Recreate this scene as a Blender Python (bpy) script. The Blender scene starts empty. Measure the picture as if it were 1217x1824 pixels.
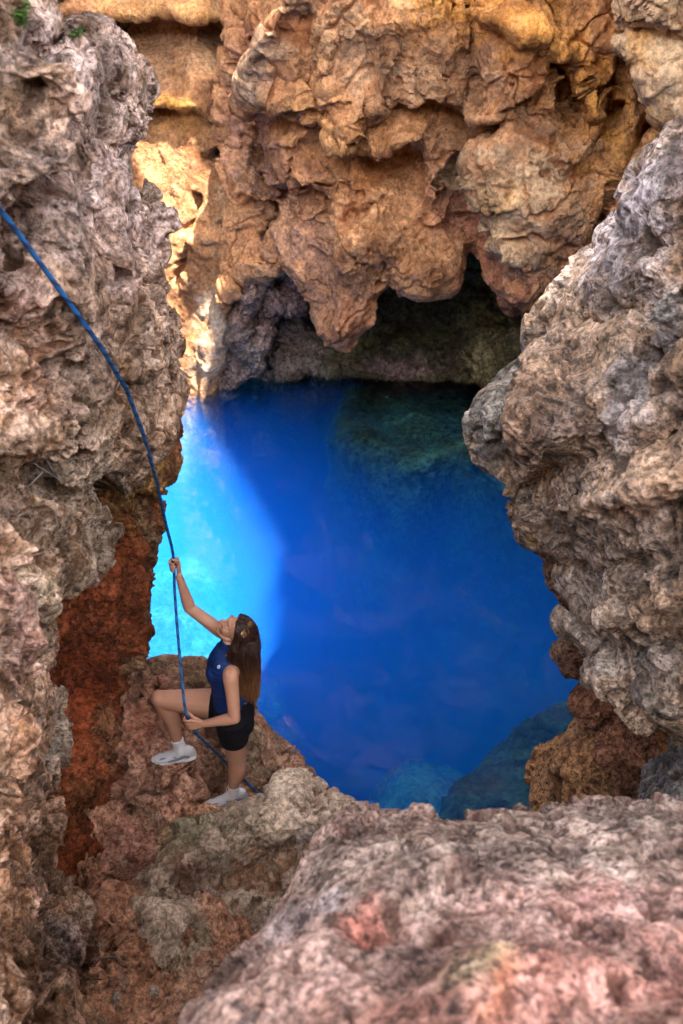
import bpy, bmesh, math, random
import numpy as np
from mathutils import Vector, Matrix

# ------------------------------------------------------------------ camera, world, sun, exposure
S = bpy.context.scene
COL = S.collection
CAM = np.array([0.0, 0.0, 5.9]); PITCH = math.radians(30.0); FPX = 1520.0
cd = bpy.data.cameras.new('camera'); cam = bpy.data.objects.new('camera', cd); COL.objects.link(cam)
cam.location = CAM; cam.rotation_euler = (math.radians(60.0), 0, 0)
cd.sensor_fit = 'VERTICAL'; cd.sensor_height = 36.0; cd.lens = 30.0
cd.clip_start = 0.05; cd.clip_end = 500
cd.dof.use_dof = True; cd.dof.focus_distance = 5.7; cd.dof.aperture_fstop = 2.7
S.camera = cam

SUN_L = Vector((-0.40, 0.55, -1.0))          # direction the sunlight travels
sun_el = math.atan2(1.0, math.hypot(SUN_L.x, SUN_L.y))
w = bpy.data.worlds.new('World'); S.world = w; w.use_nodes = True
nt = w.node_tree; nt.nodes.clear()
sk = nt.nodes.new('ShaderNodeTexSky'); sk.sky_type = 'NISHITA'; sk.sun_disc = False
sk.sun_elevation = sun_el; sk.sun_rotation = math.atan2(-SUN_L.x, -SUN_L.y)
sk.air_density = 1.0; sk.dust_density = 1.5; sk.ozone_density = 0.6
bg = nt.nodes.new('ShaderNodeBackground'); bg.inputs['Strength'].default_value = 0.15
wo = nt.nodes.new('ShaderNodeOutputWorld')
hs_ = nt.nodes.new('ShaderNodeHueSaturation'); hs_.inputs['Saturation'].default_value = 0.2
nt.links.new(sk.outputs[0], hs_.inputs['Color']); nt.links.new(hs_.outputs[0], bg.inputs['Color']); nt.links.new(bg.outputs[0], wo.inputs['Surface'])
sd = bpy.data.lights.new('sun', 'SUN'); sd.energy = 2.8; sd.angle = math.radians(0.53); sd.color = (1.0, 0.93, 0.82)
sun = bpy.data.objects.new('sun', sd); COL.objects.link(sun)
sun.rotation_euler = SUN_L.to_track_quat('-Z', 'Y').to_euler(); sun.location = (6, -3, 14)
S.view_settings.view_transform = 'Standard'; S.view_settings.look = 'None'
S.view_settings.exposure = 3.66; S.view_settings.gamma = 1.0
S.cycles.use_denoising = True
S.cycles.max_bounces = 8; S.cycles.diffuse_bounces = 3; S.cycles.volume_bounces = 4
S.cycles.transparent_max_bounces = 12; S.cycles.sample_clamp_indirect = 8.0

# ------------------------------------------------------------------ projection helpers
cP, sP = math.cos(PITCH), math.sin(PITCH)
def P(px, py, Y):
    """point on the sight line of photo pixel (px,py) at horizontal distance Y"""
    a = (px - 608.5) / FPX; b = (912 - py) / FPX
    d = np.array([a, b * sP + cP, b * cP - sP])
    return CAM + d * (Y / d[1])
def PZ(px, py, z):
    a = (px - 608.5) / FPX; b = (912 - py) / FPX
    d = np.array([a, b * sP + cP, b * cP - sP])
    return CAM + d * ((z - CAM[2]) / d[2])
def proj(X):
    q = X - CAM
    f = q[:, 1] * cP - q[:, 2] * sP; u = q[:, 1] * sP + q[:, 2] * cP
    f = np.where(np.abs(f) < 1e-3, 1e-3, f)
    return 608.5 + FPX * q[:, 0] / f, 912 - FPX * u / f, f

# ------------------------------------------------------------------ noise
from concurrent.futures import ThreadPoolExecutor
_pool = ThreadPoolExecutor(4)
def _par(fn, p, *a):
    n = len(p)
    if n < 40000: return fn(p, *a)
    ch = [p[i:i + 40000] for i in range(0, n, 40000)]
    r = list(_pool.map(lambda c: fn(c, *a), ch))
    if isinstance(r[0], tuple): return tuple(np.concatenate([q[k] for q in r]) for k in range(len(r[0])))
    return np.concatenate(r)
U = np.uint32
def _mixh(h):
    h = (h ^ (h >> U(15))) * U(2246822519); h = (h ^ (h >> U(13))) * U(3266489917)
    return h ^ (h >> U(16))
_G = np.array([[1,1,0],[-1,1,0],[1,-1,0],[-1,-1,0],[1,0,1],[-1,0,1],[1,0,-1],[-1,0,-1],
               [0,1,1],[0,-1,1],[0,1,-1],[0,-1,-1],[1,1,0],[-1,1,0],[0,-1,1],[0,-1,-1]], np.float32).T.copy()
def _perlin(p, seed):
    p = np.ascontiguousarray(p.T, np.float32) + np.float32(531.7)
    fl = np.floor(p); f = p - fl; i = fl.astype(np.int32).astype(U)
    u = f * f * f * (f * (f * 6 - 15) + 10)
    hx = [(i[0] + U(k)) * U(73856093) for k in (0, 1)]; hy = [(i[1] + U(k)) * U(19349663) for k in (0, 1)]; hz = [(i[2] + U(k)) * U(83492791) for k in (0, 1)]
    sd_ = U((seed * 2654435761) & 0xffffffff); res = []
    for dz in (0, 1):
        for dy in (0, 1):
            hyz = hy[dy] ^ hz[dz] ^ sd_
            for dx in (0, 1):
                g = _mixh(hx[dx] ^ hyz) & U(15)
                res.append(_G[0][g] * (f[0] - dx) + _G[1][g] * (f[1] - dy) + _G[2][g] * (f[2] - dz))
    a = [res[k] + u[0] * (res[k + 1] - res[k]) for k in (0, 2, 4, 6)]
    b = [a[0] + u[1] * (a[1] - a[0]), a[2] + u[1] * (a[3] - a[2])]
    return b[0] + u[2] * (b[1] - b[0])
def perlin(p, seed=0): return _par(_perlin, p, seed)
def fbm(p, s, octv, seed=0, gain=0.5, kind=0):
    """kind 0 plain, 1 ridged (sharp crests), 2 billow (sharp creases)"""
    r = np.zeros(len(p), np.float32); a = 1.0; q = p / s
    for k in range(octv):
        n = perlin(q * (2.03 ** k), seed + k * 7)
        if kind == 1: n = 0.5 - np.abs(n) * 1.6
        elif kind == 2: n = np.abs(n) * 1.6 - 0.4
        r += a * n; a *= gain
    return r
def _worley(p, seed, f2):
    p = np.ascontiguousarray(p.T, np.float32) + np.float32(331.3)
    fl = np.floor(p); f = p - fl; i = fl.astype(np.int32).astype(U)
    d1 = np.full(p.shape[1], 9.0, np.float32); d2 = d1.copy(); sd_ = U((seed * 2654435761) & 0xffffffff); k = np.float32(1 / 1023.0)
    for dx in (-1, 0, 1):
        hx = (i[0] + U(dx & 0xffffffff)) * U(73856093)
        for dy in (-1, 0, 1):
            hy = (i[1] + U(dy & 0xffffffff)) * U(19349663)
            for dz in (-1, 0, 1):
                h = _mixh(hx ^ hy ^ ((i[2] + U(dz & 0xffffffff)) * U(83492791)) ^ sd_)
                ox = (dx - f[0]) + (h & U(1023)).astype(np.float32) * k; oy = (dy - f[1]) + ((h >> U(10)) & U(1023)).astype(np.float32) * k
                oz = (dz - f[2]) + ((h >> U(20)) & U(1023)).astype(np.float32) * k
                d = ox * ox + oy * oy + oz * oz
                if f2: d2 = np.minimum(d2, np.maximum(d, d1))
                d1 = np.minimum(d1, d)
    return (np.sqrt(d1), np.sqrt(d2)) if f2 else np.sqrt(d1)
def _facets(p, seed):
    p = np.ascontiguousarray(p.T, np.float32) + np.float32(331.3)
    fl = np.floor(p); f = p - fl; i = fl.astype(np.int32).astype(U); k = np.float32(1 / 1023.0)
    best = np.full(p.shape[1], 9.0, np.float32); val = np.zeros(p.shape[1], np.float32); sd_ = U((seed * 2654435761) & 0xffffffff)
    for dx in (-1, 0, 1):
        hx = (i[0] + U(dx & 0xffffffff)) * U(73856093)
        for dy in (-1, 0, 1):
            hy = (i[1] + U(dy & 0xffffffff)) * U(19349663)
            for dz in (-1, 0, 1):
                h = _mixh(hx ^ hy ^ ((i[2] + U(dz & 0xffffffff)) * U(83492791)) ^ sd_)
                ox = (dx - f[0]) + (h & U(1023)).astype(np.float32) * k; oy = (dy - f[1]) + ((h >> U(10)) & U(1023)).astype(np.float32) * k
                oz = (dz - f[2]) + ((h >> U(20)) & U(1023)).astype(np.float32) * k
                d = ox * ox + oy * oy + oz * oz
                g = _mixh(h); a = (g & U(255)).astype(np.float32) / 127.5 - 1; b = ((g >> U(8)) & U(255)).astype(np.float32) / 127.5 - 1; c = ((g >> U(16)) & U(255)).astype(np.float32) / 127.5 - 1
                v = a * ox + b * oy + c * oz + a * b * .25
                m = d < best; best = np.where(m, d, best); val = np.where(m, v, val)
    return val
def facets(p, s, seed):
    """broken planar faces meeting in sharp steps; warped so that the breaks wander"""
    q = p / s + .22 * np.stack([perlin(p / (s * .6), seed + 51 + k) for k in range(3)], 1) + .07 * np.stack([perlin(p / (s * .16), seed + 55 + k) for k in range(3)], 1)
    return _par(_facets, q, seed)
def worley(p, seed=0, f2=False): return _par(_worley, p, seed, f2)
def sstep(a, b, x):
    t = np.clip((x - a) / (b - a), 0, 1); return t * t * (3 - 2 * t)

# ------------------------------------------------------------------ material helpers
class NT:
    def __init__(s, name):
        s.m = bpy.data.materials.new(name); s.m.use_nodes = True
        s.t = s.m.node_tree; s.t.nodes.clear()
        s.out = s.t.nodes.new('ShaderNodeOutputMaterial')
    def n(s, kind, **kw):
        x = s.t.nodes.new('ShaderNode' + kind)
        for k, v in kw.items():
            if k in x.inputs.keys() if isinstance(k, str) else False: s.set(x.inputs[k], v)
            else: setattr(x, k, v)
        return x
    def set(s, inp, v):
        if isinstance(v, bpy.types.NodeSocket): s.t.links.new(v, inp)
        else: inp.default_value = v
    def link(s, a, b): s.t.links.new(a, b)
    def coords(s): return s.n('TexCoord').outputs['Object']
    def noise(s, vec, scale, detail=6, rough=0.6, dist=0.0, ntype='FBM'):
        x = s.n('TexNoise'); x.noise_type = ntype
        for k, v in (('Vector', vec), ('Scale', scale), ('Detail', detail), ('Roughness', rough), ('Distortion', dist)): s.set(x.inputs[k], v)
        return x.outputs['Fac']
    def voro(s, vec, scale, feature='F1', rand=1.0):
        x = s.n('TexVoronoi'); x.feature = feature
        s.set(x.inputs['Vector'], vec); s.set(x.inputs['Scale'], scale); s.set(x.inputs['Randomness'], rand)
        return x.outputs['Distance']
    def mapr(s, v, a, b, c=0.0, d=1.0):
        x = s.n('MapRange'); x.interpolation_type = 'SMOOTHSTEP'
        for i, k in enumerate((v, a, b, c, d)): s.set(x.inputs[i], k)
        return x.outputs[0]
    def math(s, op, a, b=0.0):
        x = s.n('Math'); x.operation = op; s.set(x.inputs[0], a); s.set(x.inputs[1], b); return x.outputs[0]
    def mix(s, fac, a, b, mode='MIX'):
        x = s.n('Mix'); x.data_type = 'RGBA'; x.blend_type = mode
        s.set(x.inputs[0], fac)
        for k, v in ((6, a), (7, b)):
            if isinstance(v, tuple) and len(v) == 3: v = (*v, 1)
            s.set(x.inputs[k], v)
        return x.outputs[2]
    def attr(s, name): return s.n('Attribute', attribute_name=name)
    def bsdf(s, col, rough=0.8, normal=None, **kw):
        x = s.n('BsdfPrincipled')
        if isinstance(col, tuple) and len(col) == 3: col = (*col, 1)
        s.set(x.inputs['Base Color'], col); s.set(x.inputs['Roughness'], rough)
        if normal is not None: s.set(x.inputs['Normal'], normal)
        for k, v in kw.items(): s.set(x.inputs[k.replace('_', ' ')], v)
        s.link(x.outputs[0], s.out.inputs['Surface']); return x
    def bump(s, h, dist, strength=1.0, normal=None):
        x = s.n('Bump'); s.set(x.inputs['Height'], h); s.set(x.inputs['Distance'], dist); s.set(x.inputs['Strength'], strength)
        if normal is not None: s.set(x.inputs['Normal'], normal)
        return x.outputs[0]

def rock_mat(name, fine=1.0, crust=(0.55, 0.5, 0.48), crust_amt=0.4, soil_shade=(0.33, 0.14, 0.06), soil_shade_amt=0.6, dark=(0.09, 0.07, 0.06), dark_amt=0.3,
             rough=0.88, bump=0.010, spec=0.3, speck=0.9, holes=1.0):
    """fine: size multiplier of the finest grain (1 = rock two to four metres from the lens)"""
    m = NT(name); v = m.coords()
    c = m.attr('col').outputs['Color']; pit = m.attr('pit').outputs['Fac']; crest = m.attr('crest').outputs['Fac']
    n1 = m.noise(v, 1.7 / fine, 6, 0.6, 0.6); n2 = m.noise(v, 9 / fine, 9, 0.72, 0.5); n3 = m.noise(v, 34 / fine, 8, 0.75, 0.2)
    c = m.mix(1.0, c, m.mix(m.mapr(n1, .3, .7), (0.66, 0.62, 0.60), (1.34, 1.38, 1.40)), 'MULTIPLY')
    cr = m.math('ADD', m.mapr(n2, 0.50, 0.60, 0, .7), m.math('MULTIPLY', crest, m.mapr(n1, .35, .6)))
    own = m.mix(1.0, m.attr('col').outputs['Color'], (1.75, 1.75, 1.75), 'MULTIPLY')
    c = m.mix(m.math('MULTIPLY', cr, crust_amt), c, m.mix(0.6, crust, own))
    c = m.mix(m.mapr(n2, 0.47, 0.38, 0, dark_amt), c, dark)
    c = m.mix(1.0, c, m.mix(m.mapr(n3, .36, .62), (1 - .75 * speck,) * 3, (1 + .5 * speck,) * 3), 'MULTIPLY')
    c = m.mix(m.math('MULTIPLY', pit, soil_shade_amt), c, soil_shade)  # soil in pits and cracks, darkened further to deepen their shade
    # pin holes left by dissolved grains
    vd = m.mix(0.10 * min(fine, 1.5), v, m.n('TexNoise', Vector=v, Scale=6.0).outputs['Color'])
    hd = m.voro(vd, 26 / fine); hd2 = m.voro(vd, 62 / fine); area = m.mapr(m.noise(v, 4.5 / fine, 4, .6), .42, .58)
    hole1 = m.math('MULTIPLY', m.mapr(hd, .30, .16), area); hole2 = m.math('MULTIPLY', m.mapr(hd2, .34, .18), m.math('SUBTRACT', 1.0, m.math('MULTIPLY', area, .4)))
    hl = m.math('MULTIPLY', m.math('MAXIMUM', hole1, m.math('MULTIPLY', hole2, .7)), holes)
    c = m.mix(m.math('MULTIPLY', hl, .8), c, soil_shade)
    h = m.noise(v, 20 / fine, 12, 0.72, 0.5)
    rg = m.noise(v, 12 / fine, 9, .62, .3, 'RIDGED_MULTIFRACTAL')
    hh = m.math('ADD', m.math('MULTIPLY', h, 1.5), m.math('MULTIPLY', rg, .18))
    hh = m.math('SUBTRACT', m.math('ADD', hh, m.math('MULTIPLY', n3, .7)), m.math('MULTIPLY', hl, .9))
    m.bsdf(c, m.mapr(n2, 0.4, 0.6, rough + .08, rough - .12), m.bump(hh, bump * fine, m.mapr(m.noise(v, 2.6 / fine, 3, .5, .4), .36, .60, .30, 1.0)), Specular_IOR_Level=spec)
    return m.m

def simple_mat(name, col, rough=0.7, **kw):
    m = NT(name); v = m.coords(); n = m.noise(v, kw.pop('nscale', 60.0), 4)
    amt = kw.pop('amt', 0.12)
    c = m.mix(1.0, (*col, 1), m.mix(n, (1 - amt,) * 3, (1 + amt,) * 3), 'MULTIPLY')
    m.bsdf(c, rough, m.bump(n, kw.pop('bd', 0.0005)), **kw); return m.m

# ------------------------------------------------------------------ object helpers
def tag(o, label=None, cat=None, group=None, kind=None):
    if label: o['label'] = label
    if cat: o['category'] = cat
    if group: o['group'] = group
    if kind: o['kind'] = kind
    return o
def link(name, me, mat=None, parent=None):
    o = bpy.data.objects.new(name, me); COL.objects.link(o)
    if mat is not None: me.materials.append(mat)
    if parent is not None: o.parent = parent
    return o
def grid_mesh(name, X, nu, nv, flip=False, smooth=True, attrs=None):
    """X (nu*nv,3), index = i*nv + j"""
    me = bpy.data.meshes.new(name)
    idx = np.arange(nu * nv).reshape(nu, nv)
    q = np.stack([idx[:-1, :-1], idx[1:, :-1], idx[1:, 1:], idx[:-1, 1:]], -1).reshape(-1, 4)
    if flip: q = q[:, ::-1]
    nf = len(q)
    me.vertices.add(len(X)); me.vertices.foreach_set('co', X.astype(np.float32).ravel())
    me.loops.add(nf * 4); me.loops.foreach_set('vertex_index', q.astype(np.int32).ravel())
    me.polygons.add(nf); me.polygons.foreach_set('loop_start', np.arange(0, nf * 4, 4, dtype=np.int32))
    me.polygons.foreach_set('loop_total', np.full(nf, 4, np.int32))
    me.update(calc_edges=True)
    if smooth: me.polygons.foreach_set('use_smooth', np.ones(nf, bool))
    for k, v in (attrs or {}).items():
        if v.ndim == 2:
            a = me.color_attributes.new(k, 'FLOAT_COLOR', 'POINT')
            a.data.foreach_set('color', np.concatenate([v, np.ones((len(v), 1))], 1).astype(np.float32).ravel())
        else:
            a = me.attributes.new(k, 'FLOAT', 'POINT'); a.data.foreach_set('value', v.astype(np.float32))
    return me

def hermite(A, t, ns):
    """A (n,...) control values, t knots, ns samples per segment -> dense"""
    n = len(A); T = np.zeros_like(A)
    for k in range(n):
        a, b = max(k - 1, 0), min(k + 1, n - 1)
        T[k] = (A[b] - A[a]) / (t[b] - t[a])
        if 0 < k < n - 1:   # limit overshoot
            s0 = (A[k] - A[k-1]) / (t[k] - t[k-1]); s1 = (A[k+1] - A[k]) / (t[k+1] - t[k])
            T[k] = (s0 * (t[k+1] - t[k]) + s1 * (t[k] - t[k-1])) / (t[k+1] - t[k-1])
    out = []
    for k in range(n - 1):
        h = t[k + 1] - t[k]; m = ns[k]
        s = np.arange(m) / m
        if k == n - 2: s = np.append(s, 1.0)
        s = s.reshape((-1,) + (1,) * (A.ndim - 1))
        out.append((2*s**3 - 3*s**2 + 1) * A[k] + (s**3 - 2*s**2 + s) * h * T[k] + (-2*s**3 + 3*s**2) * A[k+1] + (s**3 - s**2) * h * T[k+1])
    return np.concatenate(out, 0)
def loft(net, cell):
    """net (R,C,3) -> dense (nu,nv,3)"""
    A = np.array(net, float)
    for ax in (0, 1):
        B = A if ax == 0 else A.transpose(1, 0, 2)
        ch = np.linalg.norm(np.diff(B, axis=0), axis=2)
        mean = ch.mean(1) + 1e-3
        t = np.concatenate([[0], np.cumsum(mean)]); ns = np.maximum(2, (np.median(ch, 1) * .5 + ch.max(1) * .5) / cell).astype(int)
        B = hermite(B, t, ns)
        A = B if ax == 0 else B.transpose(1, 0, 2)
    return A
def normals(X):
    du = np.gradient(X, axis=0); dv = np.gradient(X, axis=1)
    n = np.cross(du, dv); n /= np.linalg.norm(n, axis=2, keepdims=True) + 1e-9
    return n
def smooth_n(n, k):
    for _ in range(k):
        m = n.copy()
        m[1:] += n[:-1]; m[:-1] += n[1:]; m[:, 1:] += n[:, :-1]; m[:, :-1] += n[:, 1:]
        n = m
    return n / (np.linalg.norm(n, axis=2, keepdims=True) + 1e-9)
def seg_dist(px, py, line):
    d = np.full(len(px), 1e9); side = np.zeros(len(px)); tt = np.zeros(len(px))
    L = np.array(line, float)
    if len(L) == 1: return np.hypot(px - L[0, 0], py - L[0, 1]), side
    for a, b in zip(L[:-1], L[1:]):
        e = b - a; q = ((px - a[0]) * e[0] + (py - a[1]) * e[1]) / (e @ e); q = np.clip(q, 0, 1)
        dx = px - a[0] - q * e[0]; dy = py - a[1] - q * e[1]; dd = np.hypot(dx, dy)
        m = dd < d; d = np.where(m, dd, d); side = np.where(m, np.sign(e[0] * dy - e[1] * dx), side)
    return d, side

def build_rock(name, net, cell, mat, strokes=(), steps=(), tints=(), base=(0.3, 0.2, 0.14), detail=None, big=(0.5, 0.1), seed=1, facing=None, warp=6.0, parent=None):
    """strokes: (polyline px, width px, amplitude m)  ridge + / groove -
       steps: (polyline px, width px, amplitude m)    surface raised on the right-hand (below) side fading out over 6 widths
       tints: (polyline px, width px, rgb, amount)    rock colours and stains"""
    X = loft(net, cell); nu, nv, _ = X.shape
    N = normals(X)
    view = CAM - X; s = np.sign((N * view).sum(2).ravel())
    C = np.array(net, float)
    fl = 1.0
    if facing is not None:
        i, j = facing; i = int(i * (nu - 1)); j = int(j * (nv - 1)); fl = np.sign((N[i, j] * view[i, j]).sum()) or 1.0
    elif s.mean() < 0: fl = -1.0
    N = N * fl
    Xf = X.reshape(-1, 3).copy(); Nf = smooth_n(N, 6).reshape(-1, 3)
    wv = np.stack([perlin(Xf / 0.35, 90 + k) for k in range(3)], 1) + .5 * np.stack([perlin(Xf / 0.13, 95 + k) for k in range(3)], 1)
    px, py, f = proj(Xf)
    ppm = FPX / np.maximum(f, 0.5)
    wx, wy = px + wv[:, 0] * warp, py + wv[:, 2] * warp
    d = fbm(Xf, big[0], 3, seed) * big[1]
    fade = np.ones(len(Xf))
    sk_f = {'cave_wall': 1.35, 'boulder': 1.25, 'rock_wall': 1.25}.get(name, 1.0)
    for line, wd, amp in strokes:
        amp = amp * sk_f
        q, _ = seg_dist(wx, wy, line); d += amp * np.exp(-(q / wd) ** 2) * fade
    for line, wd, amp in steps:
        q, sd_ = seg_dist(wx, wy, line); sg = q * sd_
        d += amp * sstep(-wd * .35, wd * .35, sg) * np.exp(-np.maximum(sg, 0) / (wd * 5)) * fade
    Xf += Nf * d[:, None]
    # colour zones
    col = np.tile(np.array(base, float), (len(Xf), 1))
    cw = np.stack([perlin(Xf / 0.22, 40), perlin(Xf / 0.22, 41)], 1) + .6 * np.stack([perlin(Xf / 0.07, 42), perlin(Xf / 0.07, 43)], 1)
    for line, wd, rgb, am in tints:
        q, _ = seg_dist(px + cw[:, 0] * wd * 1.1, py + cw[:, 1] * wd * 1.1, line)
        a = (am * np.exp(-(q / wd) ** 2))[:, None]; col = col * (1 - a) + np.array(rgb) * a
    N2 = normals(Xf.reshape(nu, nv, 3)) * fl
    N2 = smooth_n(N2, 2).reshape(-1, 3)
    pit = np.zeros(len(Xf)); crest = pit
    if detail is not None:
        dd, pit, crest = detail(Xf, px, py, seed); Xf = Xf + N2 * (dd - dd.mean())[:, None]
    me = grid_mesh(name, Xf, nu, nv, flip=(fl < 0), attrs={'col': col, 'pit': np.clip(pit, 0, 1), 'crest': np.clip(crest, 0, 1)})
    print('ROCK', name, nu, nv)
    return link(name, me, mat, parent)

def longcracks(X, s, seed):
    q = X + .05 * s * np.stack([perlin(X / (s * .12), seed + 85 + k) for k in range(3)], 1)
    a = np.abs(perlin(q / np.array([s * .8, s * .8, s * 1.3]), seed + 81)); b = np.abs(perlin(q / (s * .45), seed + 82))
    return np.maximum((1 - sstep(.006, .030, a)) * sstep(-.05, .15, perlin(X / (s * .7), seed + 83)), (1 - sstep(.006, .030, b)) * sstep(.05, .2, perlin(X / (s * .5), seed + 84)) * .7)
# rock surface characters: return (displacement, pit mask, crest mask)
def karst(s=1.0, amp=1.0, pits=1.0):
    def f(X, px, py, seed):
        w_ = np.stack([perlin(X / (s * .16), seed + 60 + k) for k in range(3)], 1)
        w2_ = np.stack([perlin(X / (s * .045), seed + 65 + k) for k in range(3)], 1)
        wp = X + s * 0.06 * w_ + s * .022 * w2_
        area = sstep(-0.3, 0.3, fbm(X, s * .6, 2, seed + 5))
        m = fbm(wp, s * .40, 3, seed + 10, .5, 0) * .085
        r = fbm(wp, s * .10, 3, seed + 20, .55, 1)
        r2 = fbm(wp, s * .030, 2, seed + 30, .6, 1)
        sel = sstep(-.15, .2, fbm(X, s * .28, 2, seed + 8)); sel2 = sstep(-.25, .1, fbm(X, s * .15, 2, seed + 9))
        w1 = worley(wp / (s * .15), seed + 3); w2 = worley(wp / (s * .060), seed + 4); w3 = worley(wp / (s * .026), seed + 5)
        p1 = (1 - sstep(.16, .42, w1)) * sel; p2 = (1 - sstep(.20, .45, w2)) * sel2 * (.5 + .5 * area); p3 = (1 - sstep(.2, .45, w3)) * (.3 + .7 * area)
        fc = facets(X, s * .62, seed + 70) * .115 + facets(X * np.array([1, 1, .75]), s * .20, seed + 71) * .044
        ck = longcracks(X, s, seed)
        calm = sstep(.30, -.10, fbm(X, s * .5, 2, seed + 77))
        d = m * .7 + fc - ck * .045 + (r * .020 * (.5 + .8 * area) + r2 * .0095) * (1 - .75 * calm) - p1 * .095 * pits - (p2 * .048 + p3 * .015) * pits * (1 - .8 * calm)
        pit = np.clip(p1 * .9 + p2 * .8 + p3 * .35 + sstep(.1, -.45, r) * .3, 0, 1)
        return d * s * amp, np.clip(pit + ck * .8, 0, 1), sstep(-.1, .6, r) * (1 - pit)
    return f
def smoothrock(s=1.0, amp=1.0, crack=1.0):
    def f(X, px, py, seed):
        wp = X + s * .14 * np.stack([perlin(X / (s * .35), seed + 60 + k) for k in range(3)], 1)
        m = fbm(wp, s * .9, 3, seed + 10, .5, 0) * .13 - np.abs(perlin(wp / (s * .7), seed + 12)) * .10
        f1, f2 = worley(wp / np.array([s * .55, s * .55, s * .34]), seed + 3, True)
        cr = (1 - sstep(0, .07, f2 - f1)) * sstep(.05, .4, fbm(X, s * .9, 2, seed + 9))
        r = fbm(wp, s * .22, 5, seed + 20, .58, 0) * .036
        rr = fbm(wp * np.array([1.6, 1.6, .8]), s * .07, 3, seed + 25, .6, 1) * .007
        w2 = worley(wp / (s * .10), seed + 4); p2 = (1 - sstep(.12, .35, w2)) * sstep(0.05, .25, fbm(X, s * .4, 2, seed + 8))
        fc = facets(X, s * .75, seed + 70) * .11 + facets(X, s * .27, seed + 71) * .042 + facets(X, s * .10, seed + 72) * .012
        ck = longcracks(X, s * .8, seed)
        d = m * .75 + fc + r * .8 - ck * .05 + rr - cr * .02 * crack - p2 * .045
        return d * s * amp, np.clip(p2 * .9 + ck * .8 + cr * .5 + sstep(.1, -.3, fbm(wp, s * .5, 3, seed + 31)) * .3, 0, 1), sstep(0, .5, r / .036)
    return f
def chunky(s=1.0, amp=1.0):
    """broken red rock"""
    def f(X, px, py, seed):
        wp = X + s * .13 * np.stack([perlin(X / (s * .28), seed + 60 + k) for k in range(3)], 1) + s * .03 * np.stack([perlin(X / (s * .07), seed + 65 + k) for k in range(3)], 1)
        f1, f2 = worley(wp / np.array([s * .34, s * .34, s * .40]), seed + 3, True)
        g1, g2 = worley(wp / (s * .11), seed + 6, True)
        blk = np.sqrt(np.clip(f2 - f1, 0, 1)); bl2 = np.sqrt(np.clip(g2 - g1, 0, 1)); sel = sstep(-.2, .3, fbm(X, s * .5, 2, seed + 8))
        r = fbm(wp, s * .12, 4, seed + 20, .62, 0); r1 = fbm(wp, s * .05, 3, seed + 26, .6, 1)
        w2 = worley(wp / (s * .09), seed + 4); p2 = (1 - sstep(.15, .4, w2)) * (1 - sel)
        fc = facets(X, s * .45, seed + 70) * .075 + facets(X, s * .16, seed + 71) * .028
        d = fc + blk * .02 * sel + r * .030 + r1 * .009 + fbm(wp, s * .6, 3, seed + 11) * .11 - p2 * .04
        return d * s * amp, np.clip(sstep(.3, .05, blk) * .6 * sel + p2 * .8 + sstep(0, -.5, r) * .3, 0, 1), sstep(0, .6, r1)
    return f

# ================================================================== ROCK MATERIALS
M_grey = rock_mat('karst_grey', fine=1.0, crust=(0.78, 0.66, 0.62), crust_amt=0.8, soil_shade=(0.11, 0.045, 0.018), soil_shade_amt=0.92, bump=0.042, dark=(.085, .05, .035), dark_amt=.8)
M_right = rock_mat('karst_right', fine=1.0, crust=(0.72, 0.62, 0.57), crust_amt=0.7, soil_shade=(0.06, 0.035, 0.025), soil_shade_amt=0.9, rough=0.58, bump=0.040, spec=0.5, dark=(.07, .055, .045), dark_amt=.75)
M_red = rock_mat('red_rock', fine=1.1, crust=(0.38, 0.20, 0.11), crust_amt=0.35, soil_shade=(0.06, 0.018, 0.008), soil_shade_amt=0.8, bump=0.03, dark=(.07, .02, .01), dark_amt=.6)
M_orange = rock_mat('orange_rock', fine=2.0, crust=(0.66, 0.40, 0.20), crust_amt=0.5, soil_shade=(0.30, 0.085, 0.02), soil_shade_amt=0.7, bump=0.026, dark=(.20, .11, .07), dark_amt=.45, speck=.6, holes=.6)
M_back = rock_mat('recess_rock', fine=2.2, crust=(0.16, 0.13, 0.09), crust_amt=0.3, soil_shade=(0.06, 0.045, 0.025), soil_shade_amt=0.6, bump=0.03)
M_ledge = rock_mat('ledge_rock', fine=1.25, crust=(0.60, 0.48, 0.36), crust_amt=0.55, soil_shade=(0.08, 0.03, 0.018), soil_shade_amt=0.8, bump=0.026, dark=(.10, .05, .035), dark_amt=.5, holes=.7, speck=.7)
M_mid = rock_mat('middle_rock', fine=1.2, crust=(0.68, 0.57, 0.50), crust_amt=0.6, soil_shade=(0.14, 0.06, 0.03), soil_shade_amt=0.7, bump=0.02, dark=(.12, .10, .06), dark_amt=.4, holes=.45, speck=.7)
M_front = rock_mat('front_rock', fine=0.7, crust=(0.56, 0.46, 0.44), crust_amt=0.6, soil_shade=(0.10, 0.04, 0.028), soil_shade_amt=0.85, bump=0.03, dark=(.045, .032, .032), dark_amt=.85)

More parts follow.
